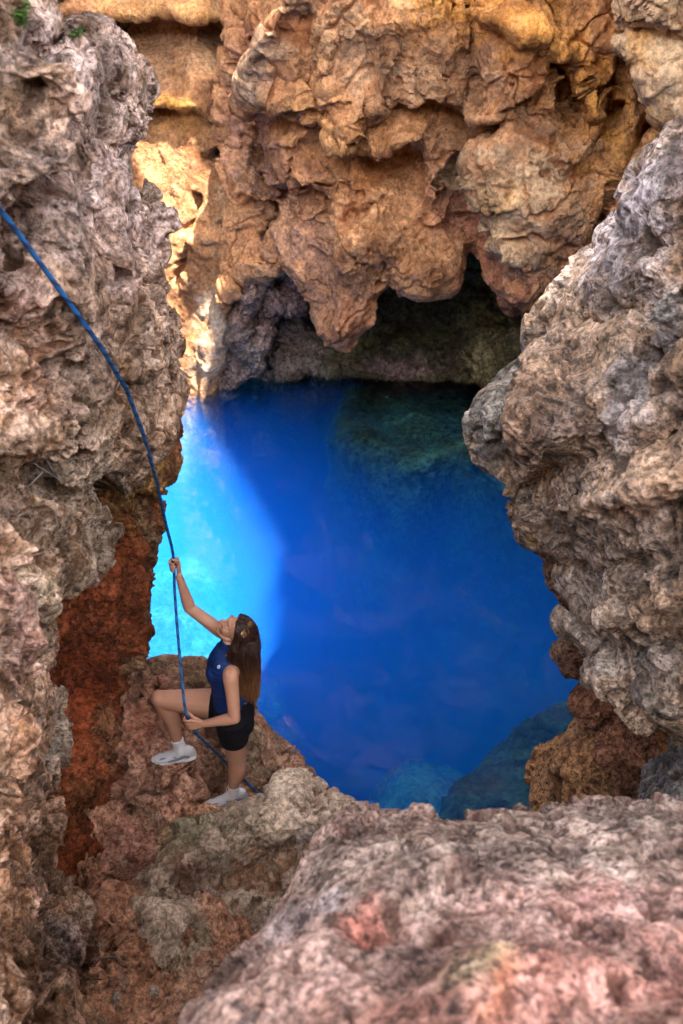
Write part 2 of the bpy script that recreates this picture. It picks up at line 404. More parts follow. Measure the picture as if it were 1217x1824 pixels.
# ================================================================== LEFT WALL
def lerp(a, b, t): return a + (b - a) * t
def side_rows(rows, sign=1, edge0=0, fr=(0, .3, .6, .82, .95, 1), backs=((30, .45), (140, 1.5)), bulge=.25):
    """rows (py, x_silhouette, Y_silhouette, Y_at_frame_edge); sign +1: rock lies left of its silhouette"""
    net = []
    for py, xs, Ys, Ye in rows:
        r = [P(edge0 - sign * 700, py, Ye * .62), P(edge0 - sign * 220, py, Ye * .85)]
        x0 = min(edge0, xs - 60) if sign > 0 else max(edge0, xs + 60)
        for t in fr:
            Y = lerp(Ye, Ys, t ** 1.3) - bulge * math.sin(math.pi * t) * .6
            r.append(P(lerp(x0, xs, t), py, Y))
        for dx, dY in backs: r.append(P(xs - sign * dx, py, Ys + dY))
        net.append(r)
    return net
A_rows = [(-420, 110, 4.7, 3.1), (-200, 115, 4.7, 3.1), (-40, 118, 4.6, 3.0), (25, 122, 4.5, 3.0), (58, 165, 4.45, 2.95), (105, 212, 4.4, 2.95), (190, 234, 4.4, 2.9), (265, 252, 4.4, 2.85),
          (350, 297, 4.45, 2.8), (430, 305, 4.45, 2.75), (505, 309, 4.45, 2.7), (560, 332, 4.5, 2.7), (640, 333, 4.5, 2.65), (735, 326, 4.45, 2.6), (800, 285, 4.2, 2.55), (860, 205, 3.95, 2.5),
          (940, 192, 3.8, 2.45), (1040, 152, 3.6, 2.4), (1130, 112, 3.4, 2.4), (1220, 90, 3.25, 2.4), (1330, 97, 3.1, 2.35), (1430, 100, 3.0, 2.25), (1530, 92, 2.9, 2.15), (1590, 128, 2.85, 2.05),
          (1650, 152, 2.75, 1.95), (1720, 165, 2.55, 1.8), (1824, 185, 2.3, 1.6), (2000, 200, 2.0, 1.4), (2250, 230, 1.6, 1.1)]
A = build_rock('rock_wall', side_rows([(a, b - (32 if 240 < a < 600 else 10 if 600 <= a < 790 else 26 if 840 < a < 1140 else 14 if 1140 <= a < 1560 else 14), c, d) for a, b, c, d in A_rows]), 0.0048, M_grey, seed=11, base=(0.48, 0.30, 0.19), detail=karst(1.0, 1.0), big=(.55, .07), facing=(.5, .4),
    strokes=[([(105, 0), (110, 60), (95, 130), (70, 180), (55, 240)], 16, -.09), ([(150, 70), (200, 110), (215, 140)], 26, .05), ([(66, 250), (70, 330), (45, 420), (22, 480)], 15, -.22),
             ([(20, 130), (50, 200), (40, 290)], 30, .16), ([(0, 330), (35, 300)], 30, .07), ([(0, 570), (60, 600), (90, 670)], 34, -.22), ([(240, 300), (250, 420), (275, 500)], 9, -.05),
             ([(150, 720), (240, 690)], 14, -.05), ([(50, 820), (90, 850)], 28, -.09), ([(40, 900), (60, 960)], 30, -.07), ([(0, 760), (60, 780)], 30, .06), ([(120, 900), (180, 940), (150, 1010)], 40, .07),
             ([(60, 1110), (100, 1090), (150, 1040)], 18, -.06), ([(10, 1060), (20, 1140)], 30, .08), ([(85, 1240), (96, 1400)], 12, .06), ([(40, 1260), (55, 1400), (60, 1560)], 14, -.08), ([(20, 1300), (20, 1420)], 22, .06),
             ([(120, 1600), (135, 1700)], 22, .05), ([(90, 1560), (100, 1700), (110, 1824)], 14, -.06), ([(180, 560), (190, 600)], 14, -.08), ([(200, 420), (215, 470)], 12, -.06)],
    tints=[([(60, 260), (65, 330), (45, 400)], 20, (0.38, .13, .05), .85), ([(50, 140), (60, 175)], 20, (0.36, .16, .12), .6), ([(0, 560), (70, 600), (90, 680), (40, 720)], 50, (0.34, .13, .05), .95), ([(200, 560), (230, 700), (180, 790)], 40, (.42, .25, .13), .7), ([(60, 760), (130, 860), (110, 1000)], 45, (.46, .28, .15), .7),
           ([(160, 170), (210, 140)], 18, (0.28, .15, .07), .6), ([(60, 60), (150, 150)], 70, (.52, .42, .43), .7), ([(100, 330), (200, 300), (240, 420)], 90, (0.56, .45, .46), .7), ([(0, 440), (40, 520)], 40, (.52, .36, .33), .7), ([(60, 1040), (90, 1120)], 40, (.46, .40, .28), .6), ([(100, 700), (180, 560), (250, 620)], 60, (.40, .31, .26), .5), ([(150, 700), (270, 680), (290, 780)], 40, (0.26, .16, .09), .5),
           ([(0, 1020), (20, 1100), (30, 1180)], 30, (0.45, .22, .18), .8), ([(130, 1040), (160, 1060)], 26, (0.50, .32, .28), .5), ([(30, 880), (60, 960), (120, 980)], 50, (0.34, .20, .12), .6),
           ([(0, 1240), (40, 1300), (50, 1480), (30, 1600), (60, 1824)], 60, (0.42, .20, .10), .8), ([(90, 1240), (95, 1400)], 16, (0.38, .34, .28), .8), ([(150, 800), (180, 900), (150, 1000)], 60, (0.33, .27, .20), .6),
           ([(160, 1740), (150, 1824)], 30, (0.50, .24, .10), .7), ([(110, 1650), (125, 1730)], 22, (0.34, .27, .26), .8), ([(325, 560), (328, 700), (310, 800)], 12, (0.30, .15, .07), .7)])
tag(A, 'tall grey pitted limestone wall down the left side, under the blue rope', 'rock wall')

B_rows = [(560, 270, 5.2, 4.5), (680, 285, 5.1, 4.3), (780, 312, 5.0, 4.2), (840, 309, 5.0, 4.1), (868, 287, 4.95, 4.1), (940, 271, 5.0, 4.0), (1020, 270, 5.0, 3.95), (1100, 271, 5.0, 3.9), (1160, 264, 4.95, 3.85), (1220, 247, 4.9, 3.75),
          (1300, 213, 4.5, 3.6), (1400, 203, 4.1, 3.4), (1500, 175, 3.78, 3.2), (1600, 140, 3.35, 3.0), (1720, 120, 3.0, 2.7)]
B = build_rock('rock_wall', side_rows([(a, b - 7, c, d) for a, b, c, d in B_rows], edge0=40, bulge=-.1), 0.0068, M_red, seed=23, base=(0.26, .06, .018), detail=chunky(.8, .7), big=(.5, .10), facing=(.5, .6),
    strokes=[([(100, 1000), (175, 940), (235, 900)], 12, -.06), ([(215, 930), (225, 1050), (230, 1150)], 16, -.12), ([(248, 900), (256, 1130), (240, 1210)], 13, .13), ([(170, 1000), (165, 1200), (140, 1420)], 9, -.12), ([(205, 1150), (205, 1350)], 10, .10), ([(120, 1150), (112, 1400)], 10, .08), ([(185, 1100), (190, 1250), (180, 1380)], 14, -.10), ([(150, 1150), (150, 1300)], 18, .08),
             ([(130, 1320), (120, 1480)], 12, -.08)],
    tints=[([(190, 850), (260, 830), (310, 840)], 52, (0.42, .25, .085), 1.0), ([(255, 920), (262, 1100), (246, 1200)], 17, (0.40, .26, .14), .9), ([(190, 1260), (185, 1400)], 14, (.30, .15, .08), .7), ([(240, 1000), (225, 1060)], 16, (0.16, .05, .02), .6),
           ([(160, 1180), (130, 1300)], 30, (0.34, .06, .015), .7), ([(170, 1320), (150, 1450)], 26, (0.20, .09, .04), .7), ([(320, 760), (300, 840)], 16, (0.14, .05, .03), .8)])
tag(B, 'dark rust red recessed wall with an ochre overhang, behind the raised foot', 'rock wall')

# ================================================================== RIGHT BOULDER
F_rows = [(-260, 1640, 4.7, 3.6), (-60, 1430, 4.7, 3.6), (110, 1290, 4.7, 3.7), (200, 1222, 4.7, 3.8), (270, 1150, 4.7, 3.8), (360, 1092, 4.7, 3.7), (412, 1082, 4.65, 3.6), (490, 1003, 4.65, 3.4), (550, 958, 4.6, 3.3), (640, 918, 4.6, 3.15), (700, 866, 4.5, 3.05),
          (755, 842, 4.4, 2.95), (800, 838, 4.35, 2.9), (844, 856, 4.3, 2.85), (885, 904, 4.25, 2.8), (943, 918, 4.2, 2.8), (965, 950, 4.15, 2.8), (1020, 965, 4.05, 2.75), (1088, 1030, 3.95, 2.75), (1146, 1040, 3.85, 2.75), (1219, 1080, 3.7, 2.8), (1262, 1110, 3.55, 2.9), (1285, 1180, 3.6, 3.1),
          (1296, 1240, 3.9, 3.4), (1290, 1300, 4.4, 4.0), (1270, 1300, 5.0, 4.6)]
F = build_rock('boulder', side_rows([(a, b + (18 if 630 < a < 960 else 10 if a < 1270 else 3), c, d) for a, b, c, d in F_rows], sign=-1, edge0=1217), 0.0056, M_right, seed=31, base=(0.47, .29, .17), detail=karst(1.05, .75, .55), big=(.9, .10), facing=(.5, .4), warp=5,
    strokes=[([(1217, 540), (1150, 600), (1120, 680), (1085, 730), (1040, 800), (990, 840), (950, 870)], 14, -.10), ([(930, 700), (935, 800), (950, 840)], 10, -.07), ([(880, 760), (900, 730)], 40, .07), ([(990, 620), (1000, 720), (980, 790)], 45, .10),
             ([(870, 850), (930, 890)], 16, -.08), ([(1217, 620), (1140, 640)], 10, -.05), ([(1217, 480), (1100, 560), (1000, 580), (950, 640)], 22, -.07), ([(1190, 620), (1150, 700)], 30, -.05), ([(1217, 700), (1160, 780), (1100, 790)], 22, -.10),
             ([(1010, 900), (1100, 880), (1217, 850)], 26, .08), ([(960, 1000), (1050, 1020), (1140, 1000)], 20, -.08), ([(1060, 1100), (1150, 1090), (1217, 1060)], 34, .08), ([(1080, 1190), (1150, 1230), (1217, 1220)], 22, .07), ([(1130, 1150), (1217, 1150)], 14, -.08),
             ([(1217, 330), (1150, 380), (1100, 430)], 24, .06), ([(1217, 420), (1160, 450)], 20, -.05)],
    tints=[([(870, 760), (930, 640), (900, 800)], 34, (0.26, .27, .25), .9), ([(990, 620), (970, 720), (1000, 780)], 46, (0.40, .24, .15), .85), ([(1217, 300), (1150, 380), (1100, 470)], 60, (0.50, .45, .50), .85),
           ([(1200, 520), (1150, 560)], 22, (0.27, .31, .31), .8), ([(1170, 600), (1120, 700), (1060, 790)], 40, (0.25, .25, .28), .75), ([(860, 850), (920, 890), (940, 950)], 26, (0.36, .19, .05), .9),
           ([(990, 930), (1100, 960), (1180, 950)], 70, (0.27, .20, .16), .7), ([(1040, 1050), (1100, 1150), (1180, 1200)], 50, (0.34, .30, .27), .7), ([(1180, 700), (1217, 800)], 26, (0.20, .11, .07), .7),
           ([(1217, 560), (1150, 480), (1050, 530)], 26, (0.22, .17, .15), .6)])
tag(F, 'huge grey and tan pitted boulder bulging in from the right over the water', 'boulder')

G_rows = [(820, 935, 4.9, 4.4), (900, 932, 4.85, 4.3), (960, 946, 4.8, 4.2), (1010, 960, 4.8, 4.1), (1073, 976, 4.75, 4.1), (1104, 972, 4.75, 4.1), (1130, 986, 4.75, 4.0), (1156, 975, 4.7, 4.0), (1181, 988, 4.7, 4.0), (1198, 1029, 4.65, 4.0), (1255, 1024, 4.6, 4.0),
          (1302, 1034, 4.55, 3.95), (1400, 1042, 4.5, 3.9), (1500, 1060, 4.4, 3.8), (1700, 1060, 4.3, 3.7)]
G = build_rock('rock_wall', side_rows([(a, b + 26, c, d) for a, b, c, d in G_rows], sign=-1, edge0=1217, bulge=-.1), 0.010, M_red, seed=41, base=(0.34, .15, .09), detail=chunky(.8, .8), big=(.4, .08), facing=(.5, .5),
    strokes=[([(1050, 1200), (1060, 1300), (1050, 1400)], 12, -.08), ([(1100, 1280), (1150, 1330)], 24, -.10), ([(1080, 1340), (1100, 1420)], 24, .07)],
    tints=[([(1090, 1220), (1095, 1270)], 10, (0.40, .14, .03), .8), ([(1190, 1300), (1170, 1370)], 14, (0.40, .16, .04), .8), ([(960, 1000), (985, 1090), (1000, 1160)], 30, (0.27, .19, .14), .8)])
tag(G, 'shadowed reddish brown rock column beneath the big right boulder', 'rock wall')

def blob_net(front, back_dy, back_dz):
    return front
G2_rows = [(1270, 1040, 5.0, 4.9), (1292, 1020, 4.9, 4.75), (1320, 985, 4.85, 4.6), (1352, 957, 4.8, 4.5), (1400, 953, 4.65, 4.35), (1440, 958, 4.5, 4.2), (1520, 960, 4.3, 4.0), (1700, 960, 4.2, 3.9)]
G2 = build_rock('boulder', side_rows(G2_rows, sign=-1, edge0=1130), 0.010, M_red, seed=47, base=(0.40, .20, .09), detail=karst(.9, .45), big=(.4, .05), facing=(.5, .5))
tag(G2, 'small orange brown boulder at the waterline below the right boulder', 'boulder')
G3_rows = [(1270, 1250, 4.0, 3.9), (1310, 1216, 3.75, 3.6), (1345, 1185, 3.7, 3.5), (1385, 1160, 3.6, 3.4), (1410, 1155, 3.5, 3.3), (1500, 1160, 3.3, 3.1), (1650, 1160, 3.2, 3.0)]
G3 = build_rock('boulder', side_rows(G3_rows, sign=-1, edge0=1300), 0.010, M_right, seed=53, base=(0.32, .29, .26), detail=karst(.9, .6), big=(.4, .05), facing=(.5, .5))
tag(G3, 'pale grey lumpy rock at the right edge, just above the foreground rock', 'boulder')

# ================================================================== BACK OF THE CAVE
Crow = [(-420, 16.8), (-200, 16.0), (-40, 15.2), (25, 14.95), (60, 15.15), (140, 15.0), (185, 14.8), (205, 15.05), (260, 14.95), (350, 14.9), (450, 14.9), (560, 14.95), (640, 15.0), (690, 15.1)]
Cedge = [(-420, 455), (-200, 445), (-40, 435), (25, 432), (60, 432), (140, 432), (185, 430), (205, 430), (260, 430), (350, 436), (450, 446), (560, 418), (640, 400), (690, 388)]
netC = []
for (py, Y), (_, xe) in zip(Crow, Cedge):
    netC.append([P(x0, py, Y - .6 + dy) for x0, dy in ((-200, -1.0), (0, -.5), (120, -.1), (200, .1), (260, .15), (310, .1), (350, 0))] + [P(xe - 25, py, Y - (.75 if py > 330 else .12)), P(xe, py, Y - (.45 if py > 330 else 0)), P(xe + 8, py, Y + .3), P(xe - 20, py, Y + 1.6)])
for z in (-.5, -2, -6, -9.5): netC.append([np.array([q[0], q[1] + .02 * -z, z]) for q in netC[13]])
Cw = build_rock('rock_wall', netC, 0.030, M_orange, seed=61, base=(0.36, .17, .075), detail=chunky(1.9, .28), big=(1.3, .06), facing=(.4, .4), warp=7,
    strokes=[([(200, 30), (300, 20), (400, 35), (440, 60)], 14, .16), ([(210, 60), (300, 60), (400, 60)], 24, -.35), ([(240, 185), (290, 180), (350, 190)], 8, .08), ([(240, 200), (300, 205)], 10, -.30), ([(360, 150), (420, 100)], 20, .14),
             ([(365, 200), (380, 240), (370, 275)], 10, .16), ([(370, 280), (400, 270)], 9, -.18), ([(350, 350), (330, 450), (310, 500)], 6, -.22), ([(350, 420), (400, 430)], 12, .10), ([(400, 400), (430, 450)], 9, -.15), ([(340, 420), (370, 450)], 8, .1)],
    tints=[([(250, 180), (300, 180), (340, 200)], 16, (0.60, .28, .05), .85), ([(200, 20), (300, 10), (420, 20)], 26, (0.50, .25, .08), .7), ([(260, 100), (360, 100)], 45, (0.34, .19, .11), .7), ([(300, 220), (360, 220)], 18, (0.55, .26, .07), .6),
           ([(420, 20), (420, 300), (440, 500)], 28, (0.52, .40, .28), .6), ([(380, 540), (400, 620), (370, 660)], 30, (0.52, .44, .34), .7), ([(140, 20), (160, 60)], 40, (0.30, .12, .05), .7)])
tag(Cw, 'sunlit orange cave wall dropping to the water behind the left wall', 'rock wall')

dx_ = [395, 440, 480, 520, 560, 605, 640, 700, 750, 800, 828, 870, 935, 1000, 1060, 1130, 1230, 1420]
de_ = [560, 500, 485, 490, 545, 604, 580, 502, 490, 472, 436, 490, 548, 497, 440, 410, 380, 350]
dY_ = [14.0, 13.7, 13.4, 13.0, 12.8, 12.5, 12.4, 12.4, 12.3, 12.3, 12.5, 11.9, 11.5, 11.5, 11.5, 11.4, 11.0, 10.0]
netD = []
for k, (py, dy) in enumerate([(-420, 2.2), (-200, .1), (-60, -.5), (40, -.45), (130, -.35), (220, -.2), (300, -.1)]):
    netD.append([P(x, py, Y + dy + (1.0 if py < 0 else .8 if py < 250 else .4) * max(0, 1 - (x - 395) / 130)) for x, Y in zip(dx_, dY_)])
for fr, dy in ((.25, -.05), (.5, 0), (.75, .05), (.92, .10), (1.0, .25)):
    netD.append([P(x, lerp(300, e, fr), Y + dy) for x, e, Y in zip(dx_, de_, dY_)])
netD.append([P(x, lerp(300, e, .93), Y + .9) for x, e, Y in zip(dx_, de_, dY_)])
netD.append([P(x, lerp(300, e, .6), Y + 2.2) for x, e, Y in zip(dx_, de_, dY_)])
netD.append([P(x, lerp(300, e, .2), Y + 3.4) for x, e, Y in zip(dx_, de_, dY_)])
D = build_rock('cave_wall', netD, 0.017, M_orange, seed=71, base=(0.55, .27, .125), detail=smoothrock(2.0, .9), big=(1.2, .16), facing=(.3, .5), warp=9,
    steps=[([(540, 240), (570, 170), (640, 250), (700, 190), (760, 180), (820, 195)], 9, -.28), ([(820, 190), (880, 215), (925, 190), (960, 150), (990, 90), (960, 40), (880, 10)], 12, -.18),
           ([(580, 260), (640, 298), (720, 262), (735, 250)], 9, -.30)],
    strokes=[([(565, -20), (530, 60), (505, 120), (480, 180)], 14, .36), ([(580, 10), (560, 70), (550, 130)], 20, -.12), ([(432, -40), (434, 120), (430, 240), (440, 340), (446, 430)], 11, -.6), ([(470, 120), (450, 160)], 18, .18), ([(500, 130), (540, 150)], 8, -.12),
             ([(600, 60), (700, 40), (720, 150)], 60, .16), ([(700, 30), (690, 100), (670, 180)], 9, .10), ([(760, 60), (800, 130)], 60, .10), ([(870, 230), (820, 290), (805, 330), (780, 370)], 14, -.26), ([(730, 200), (790, 195)], 12, -.26),
             ([(570, 190), (560, 170)], 16, -.22), ([(600, 250), (650, 280), (700, 250)], 26, .20), ([(650, 300), (730, 300), (735, 340)], 26, -.34), ([(750, 240), (745, 320), (780, 380)], 22, .18), ([(1010, 130), (1020, 170), (1015, 200)], 20, -.75), ([(1025, 215), (1022, 235)], 16, -.45),
             ([(1085, 205), (1090, 225)], 11, -.45), ([(870, 0), (960, 50), (1010, 110), (1050, 170), (1070, 190)], 20, .20), ([(1050, 190), (1060, 240), (1010, 270)], 16, .16), ([(860, 270), (960, 330), (1010, 350)], 75, .26), ([(1130, 80), (1160, 150), (1160, 210), (1100, 330), (1040, 450)], 13, -.40),
             ([(700, 440), (780, 480)], 36, .16), ([(640, 430), (600, 520), (605, 590)], 34, .20), ([(590, 340), (640, 360), (610, 400)], 10, -.14), ([(530, 220), (560, 260)], 10, -.2), ([(540, 355), (560, 370)], 8, -.25),
             ([(520, 330), (530, 370)], 9, -.2), ([(480, 350), (450, 420)], 14, -.25), ([(500, 260), (530, 320)], 24, .12), ([(905, 430), (960, 480), (935, 530)], 32, .14), ([(930, 470), (1010, 430), (1080, 380)], 7, -.07), ([(620, 395), (690, 360)], 7, -.12)],
    tints=[([(800, 0), (900, 10), (980, 60), (1050, 160), (1090, 240)], 60, (0.70, .32, .07), .95), ([(820, 200), (740, 190)], 22, (0.55, .22, .05), .8), ([(560, 200), (600, 270), (680, 240)], 36, (0.56, .28, .10), .7), ([(650, 320), (700, 300)], 28, (0.50, .18, .05), .9),  # first tint: golden orange rock, brightened to paint in the light there
           ([(860, 330), (950, 300), (900, 400), (960, 420)], 75, (0.46, .34, .22), .8), ([(900, 350), (925, 330)], 20, (0.62, .36, .14), .7), ([(840, 400), (860, 470), (930, 540)], 18, (0.50, .19, .10), .85), ([(940, 500), (1030, 440)], 24, (0.42, .18, .11), .7),
           ([(460, 280), (500, 400), (540, 450), (610, 560)], 60, (0.36, .19, .13), .85), ([(450, 60), (440, 200), (460, 320)], 32, (0.46, .25, .19), .8), ([(562, 0), (530, 60), (490, 160)], 11, (0.62, .46, .33), .7), ([(620, 40), (640, 120)], 40, (0.48, .32, .20), .6),  # pale strip on the upper left ridge paints in its highlighted facets
           ([(700, 120), (760, 130), (860, 120)], 50, (0.42, .29, .19), .6), ([(780, 350), (820, 390)], 26, (0.44, .18, .12), .8), ([(700, 430), (760, 470)], 30, (0.46, .24, .12), .6), ([(1010, 140), (1010, 200)], 18, (0.25, .17, .10), .7), ([(1100, 60), (1130, 130)], 26, (0.52, .19, .04), .8)])
tag(D, 'broad orange overhanging cave wall with two pointed lobes above the water', 'cave wall')

L_rows = [(-420, 1075, 9.4, 9.2), (-200, 1082, 9.6, 9.4), (-60, 1093, 9.8, 9.6), (20, 1095, 9.9, 9.7), (70, 1103, 10.0, 9.75), (98, 1140, 10.0, 9.8), (150, 1160, 10.05, 9.8), (190, 1168, 10.1, 9.85), (212, 1195, 10.2, 9.9), (225, 1240, 10.5, 10.2), (215, 1260, 11.2, 10.8)]
Lk = build_rock('rock_outcrop', side_rows(L_rows, sign=-1, edge0=1320, bulge=.5), 0.02, M_orange, seed=83, base=(0.52, .36, .22), detail=smoothrock(1.5, .8), big=(.7, .15), facing=(.4, .5),
    strokes=[([(1100, 60), (1150, 70), (1217, 90)], 12, -.2), ([(1160, 0), (1190, 40)], 30, .15), ([(1180, 130), (1200, 180)], 30, .15)], tints=[([(1110, 40), (1150, 100)], 18, (0.55, .30, .10), .8), ([(1180, 200), (1217, 210)], 20, (0.55, .27, .07), .8)])
tag(Lk, 'tan rounded rock outcrop hanging in the top right corner', 'rock outcrop')

# recess behind the overhang, laid out in world metres: (x, y) plan per height
plan = [(-4.6, 9.0), (-4.6, 11.5), (-4.0, 14.2), (-2.8, 15.3), (-1.6, 15.2), (-.6, 15.3), (.6, 15.3), (1.4, 15.15), (2.1, 14.9), (2.9, 14.2), (3.7, 13.0), (4.4, 11.0), (4.7, 8.5), (4.6, 6.2)]
netE = []
for z, k in ((15.0, 1.8), (10.5, 1.5), (7, .8), (4.5, .2), (3.2, 1.5), (2.2, 2.2), (1.4, 1.8), (.7, .8), (.25, 0), (0, .05), (-.4, .25), (-2, .5), (-5, .5), (-10, -1.0)):
    netE.append([np.array([x * (1 + .03 * k), y + k * (.4 if 2 < i < 11 else .1), z]) for i, (x, y) in enumerate(plan)])
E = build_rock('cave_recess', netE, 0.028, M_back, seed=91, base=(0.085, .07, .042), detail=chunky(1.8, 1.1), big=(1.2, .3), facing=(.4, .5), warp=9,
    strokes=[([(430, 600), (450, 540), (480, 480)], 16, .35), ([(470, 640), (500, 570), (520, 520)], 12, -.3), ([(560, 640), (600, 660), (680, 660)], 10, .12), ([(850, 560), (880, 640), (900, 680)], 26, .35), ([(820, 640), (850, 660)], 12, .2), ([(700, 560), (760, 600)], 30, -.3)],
    tints=[([(440, 560), (470, 640), (560, 600)], 50, (0.30, .21, .19), .85), ([(660, 650), (760, 660)], 14, (0.34, .20, .20), .8), ([(840, 560), (900, 600), (860, 660)], 40, (0.26, .21, .08), .9), ([(700, 560), (760, 590)], 60, (0.05, .035, .022), .95), ([(840, 650), (880, 640)], 22, (0.33, .24, .13), .6),  # near-black tint puts the hollow's shade into the colour
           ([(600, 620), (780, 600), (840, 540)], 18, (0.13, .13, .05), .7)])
tag(E, 'dark mossy rock recess at the back of the pool under the overhang', 'cave recess')

xs_ = [370, 405, 430, 455, 480, 505, 530, 560, 590]; es_ = [700, 690, 676, 664, 628, 560, 545, 520, 480]; Ys_ = [14.9, 14.5, 14.2, 14.15, 14.2, 14.4, 14.5, 14.8, 15.2]
netP = [[P(x, lerp(330, e_, fr), Y + dy) for x, e_, Y in zip(xs_, es_, Ys_)] for fr, dy in ((-.1, .1), (.2, 0), (.45, -.05), (.7, 0), (.9, .05), (1, .2))]
netP += [[P(x, lerp(330, e_, fr), Y + dy) for x, e_, Y in zip(xs_, es_, Ys_)] for fr, dy in ((.93, .7), (.7, 1.3))]
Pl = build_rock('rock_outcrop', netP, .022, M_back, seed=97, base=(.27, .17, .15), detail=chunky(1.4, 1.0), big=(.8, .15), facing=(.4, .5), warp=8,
    strokes=[([(500, 480), (470, 560), (450, 600)], 12, -.35), ([(440, 520), (430, 600)], 12, .15)], tints=[([(430, 620), (470, 640)], 26, (.22, .20, .19), .7), ([(460, 400), (500, 440)], 40, (.42, .25, .19), .7)])
tag(Pl, 'purplish brown rock spur hanging in shade at the left of the cave recess', 'rock outcrop')

# ================================================================== LEDGE, MIDDLE ROCK, SLOPE, FOREGROUND
jx = [120, 180, 240, 290, 340, 400, 450, 485, 520, 540]
def jrow(pys, Ys): return [P(x, p, Y) for x, p, Y in zip(jx, pys, Ys)]
netJ = [[np.array([P(x, 1230, 5.4)[0], 5.5, z]) for x in jx] for z in (-4, 0)]
netJ += [jrow([1230, 1222, 1208, 1194, 1200, 1212, 1262, 1330, 1400, 1440], [5.2, 5.2, 5.15, 5.1, 5.05, 5.0, 4.9, 4.75, 4.6, 4.6]),
         jrow([1260, 1252, 1240, 1230, 1236, 1250, 1292, 1352, 1410, 1460], [5.0, 4.95, 4.85, 4.8, 4.75, 4.75, 4.7, 4.6, 4.5, 4.5]),
         jrow([1310, 1310, 1300, 1296, 1300, 1310, 1336, 1380, 1425, 1480], [4.65, 4.65, 4.6, 4.6, 4.6, 4.62, 4.6, 4.55, 4.5, 4.5]),
         jrow([1360, 1360, 1357, 1356, 1356, 1360, 1376, 1400, 1440, 1500], [4.35, 4.35, 4.32, 4.30, 4.32, 4.42, 4.48, 4.45, 4.4, 4.4]),
         jrow([1400, 1400, 1395, 1385, 1385, 1395, 1400, 1420, 1460, 1520], [4.12, 4.15, 4.14, 4.15, 4.2, 4.36, 4.42, 4.4, 4.35, 4.3]),
         jrow([1450, 1450, 1455, 1450, 1440, 1440, 1440, 1450, 1490, 1560], [3.9, 3.95, 4.0, 4.05, 4.15, 4.32, 4.38, 4.35, 4.3, 4.2]),
         jrow([1500, 1505, 1505, 1500, 1490, 1480, 1480, 1490, 1520, 1600], [3.75, 3.8, 3.85, 3.95, 4.05, 4.2, 4.3, 4.25, 4.2, 4.1])]
netJ.append([q + np.array([0, .05, -.6]) for q in netJ[-1]])
for r in netJ: r.append(r[-1] + np.array([.02, .18, -.5])); r.append(r[-1] + np.array([-.1, .3, -1.6]))
J = build_rock('ledge_boulder', netJ, 0.0060, M_ledge, seed=101, base=(0.50, .25, .17), detail=karst(1.15, .75), big=(.35, .05), facing=(.7, .5),
    strokes=[([(200, 1390), (280, 1385), (370, 1390)], 12, -.05), ([(370, 1400), (390, 1450)], 12, -.08), ([(240, 1430), (330, 1430)], 24, .05), ([(345, 1380), (372, 1420)], 10, -.06), ([(210, 1300), (250, 1260)], 16, .05), ([(290, 1368), (345, 1366)], 11, .02)],
    tints=[([(440, 1300), (470, 1380)], 26, (0.40, .33, .22), .9), ([(400, 1220), (300, 1200), (420, 1260)], 24, (0.26, .18, .10), .7), ([(200, 1260), (240, 1300), (280, 1260)], 40, (0.28, .085, .045), .85), ([(370, 1330), (400, 1380)], 24, (0.30, .17, .09), .7),
           ([(230, 1460), (300, 1470)], 30, (0.22, .17, .10), .6)])
tag(J, 'reddish brown pitted boulder on which the woman rests her raised foot', 'boulder')

gx = [-300, -60, 60, 140, 200, 260, 330, 400, 450, 500, 540]
netK = [[PZ(x, 1380, -1.0) for x in gx], [PZ(x, 1400, .9) for x in gx]]
for py, z in ((1440, 1.16), (1480, 1.17), (1530, 1.2), (1580, 1.27), (1640, 1.36), (1700, 1.45), (1770, 1.52), (1850, 1.6), (1960, 1.7), (2150, 1.8)):
    netK.append([PZ(x, py, z + (.05 if x < 150 else 0) - max(0, x - 430) * .009) for x in gx])
K = build_rock('ground', netK, 0.0065, M_ledge, seed=111, base=(0.58, .29, .18), detail=karst(.75, .75, .7), big=(.4, .07), facing=(.5, .5),
    strokes=[([(130, 1490), (180, 1470), (210, 1430)], 26, .12), ([(150, 1560), (160, 1500)], 18, .10), ([(140, 1570), (170, 1640), (190, 1700)], 14, -.05), ([(200, 1620), (240, 1640), (230, 1690)], 30, .07), ([(215, 1530), (260, 1500), (290, 1480)], 26, -.05),
             ([(330, 1600), (380, 1620), (350, 1700), (310, 1760)], 26, .10), ([(280, 1560), (260, 1640)], 14, -.06), ([(380, 1580), (420, 1610)], 20, -.06)],
    tints=[([(225, 1480), (240, 1540), (280, 1500)], 34, (0.32, .13, .10), .95), ([(330, 1620), (350, 1700), (310, 1750)], 24, (0.40, .38, .27), .8), ([(220, 1700), (280, 1720), (230, 1780)], 45, (0.42, .18, .09), .8), ([(340, 1480), (300, 1500)], 20, (0.27, .27, .12), .7),
           ([(300, 1590), (340, 1600)], 26, (0.45, .38, .36), .6)])
tag(K, kind='structure')

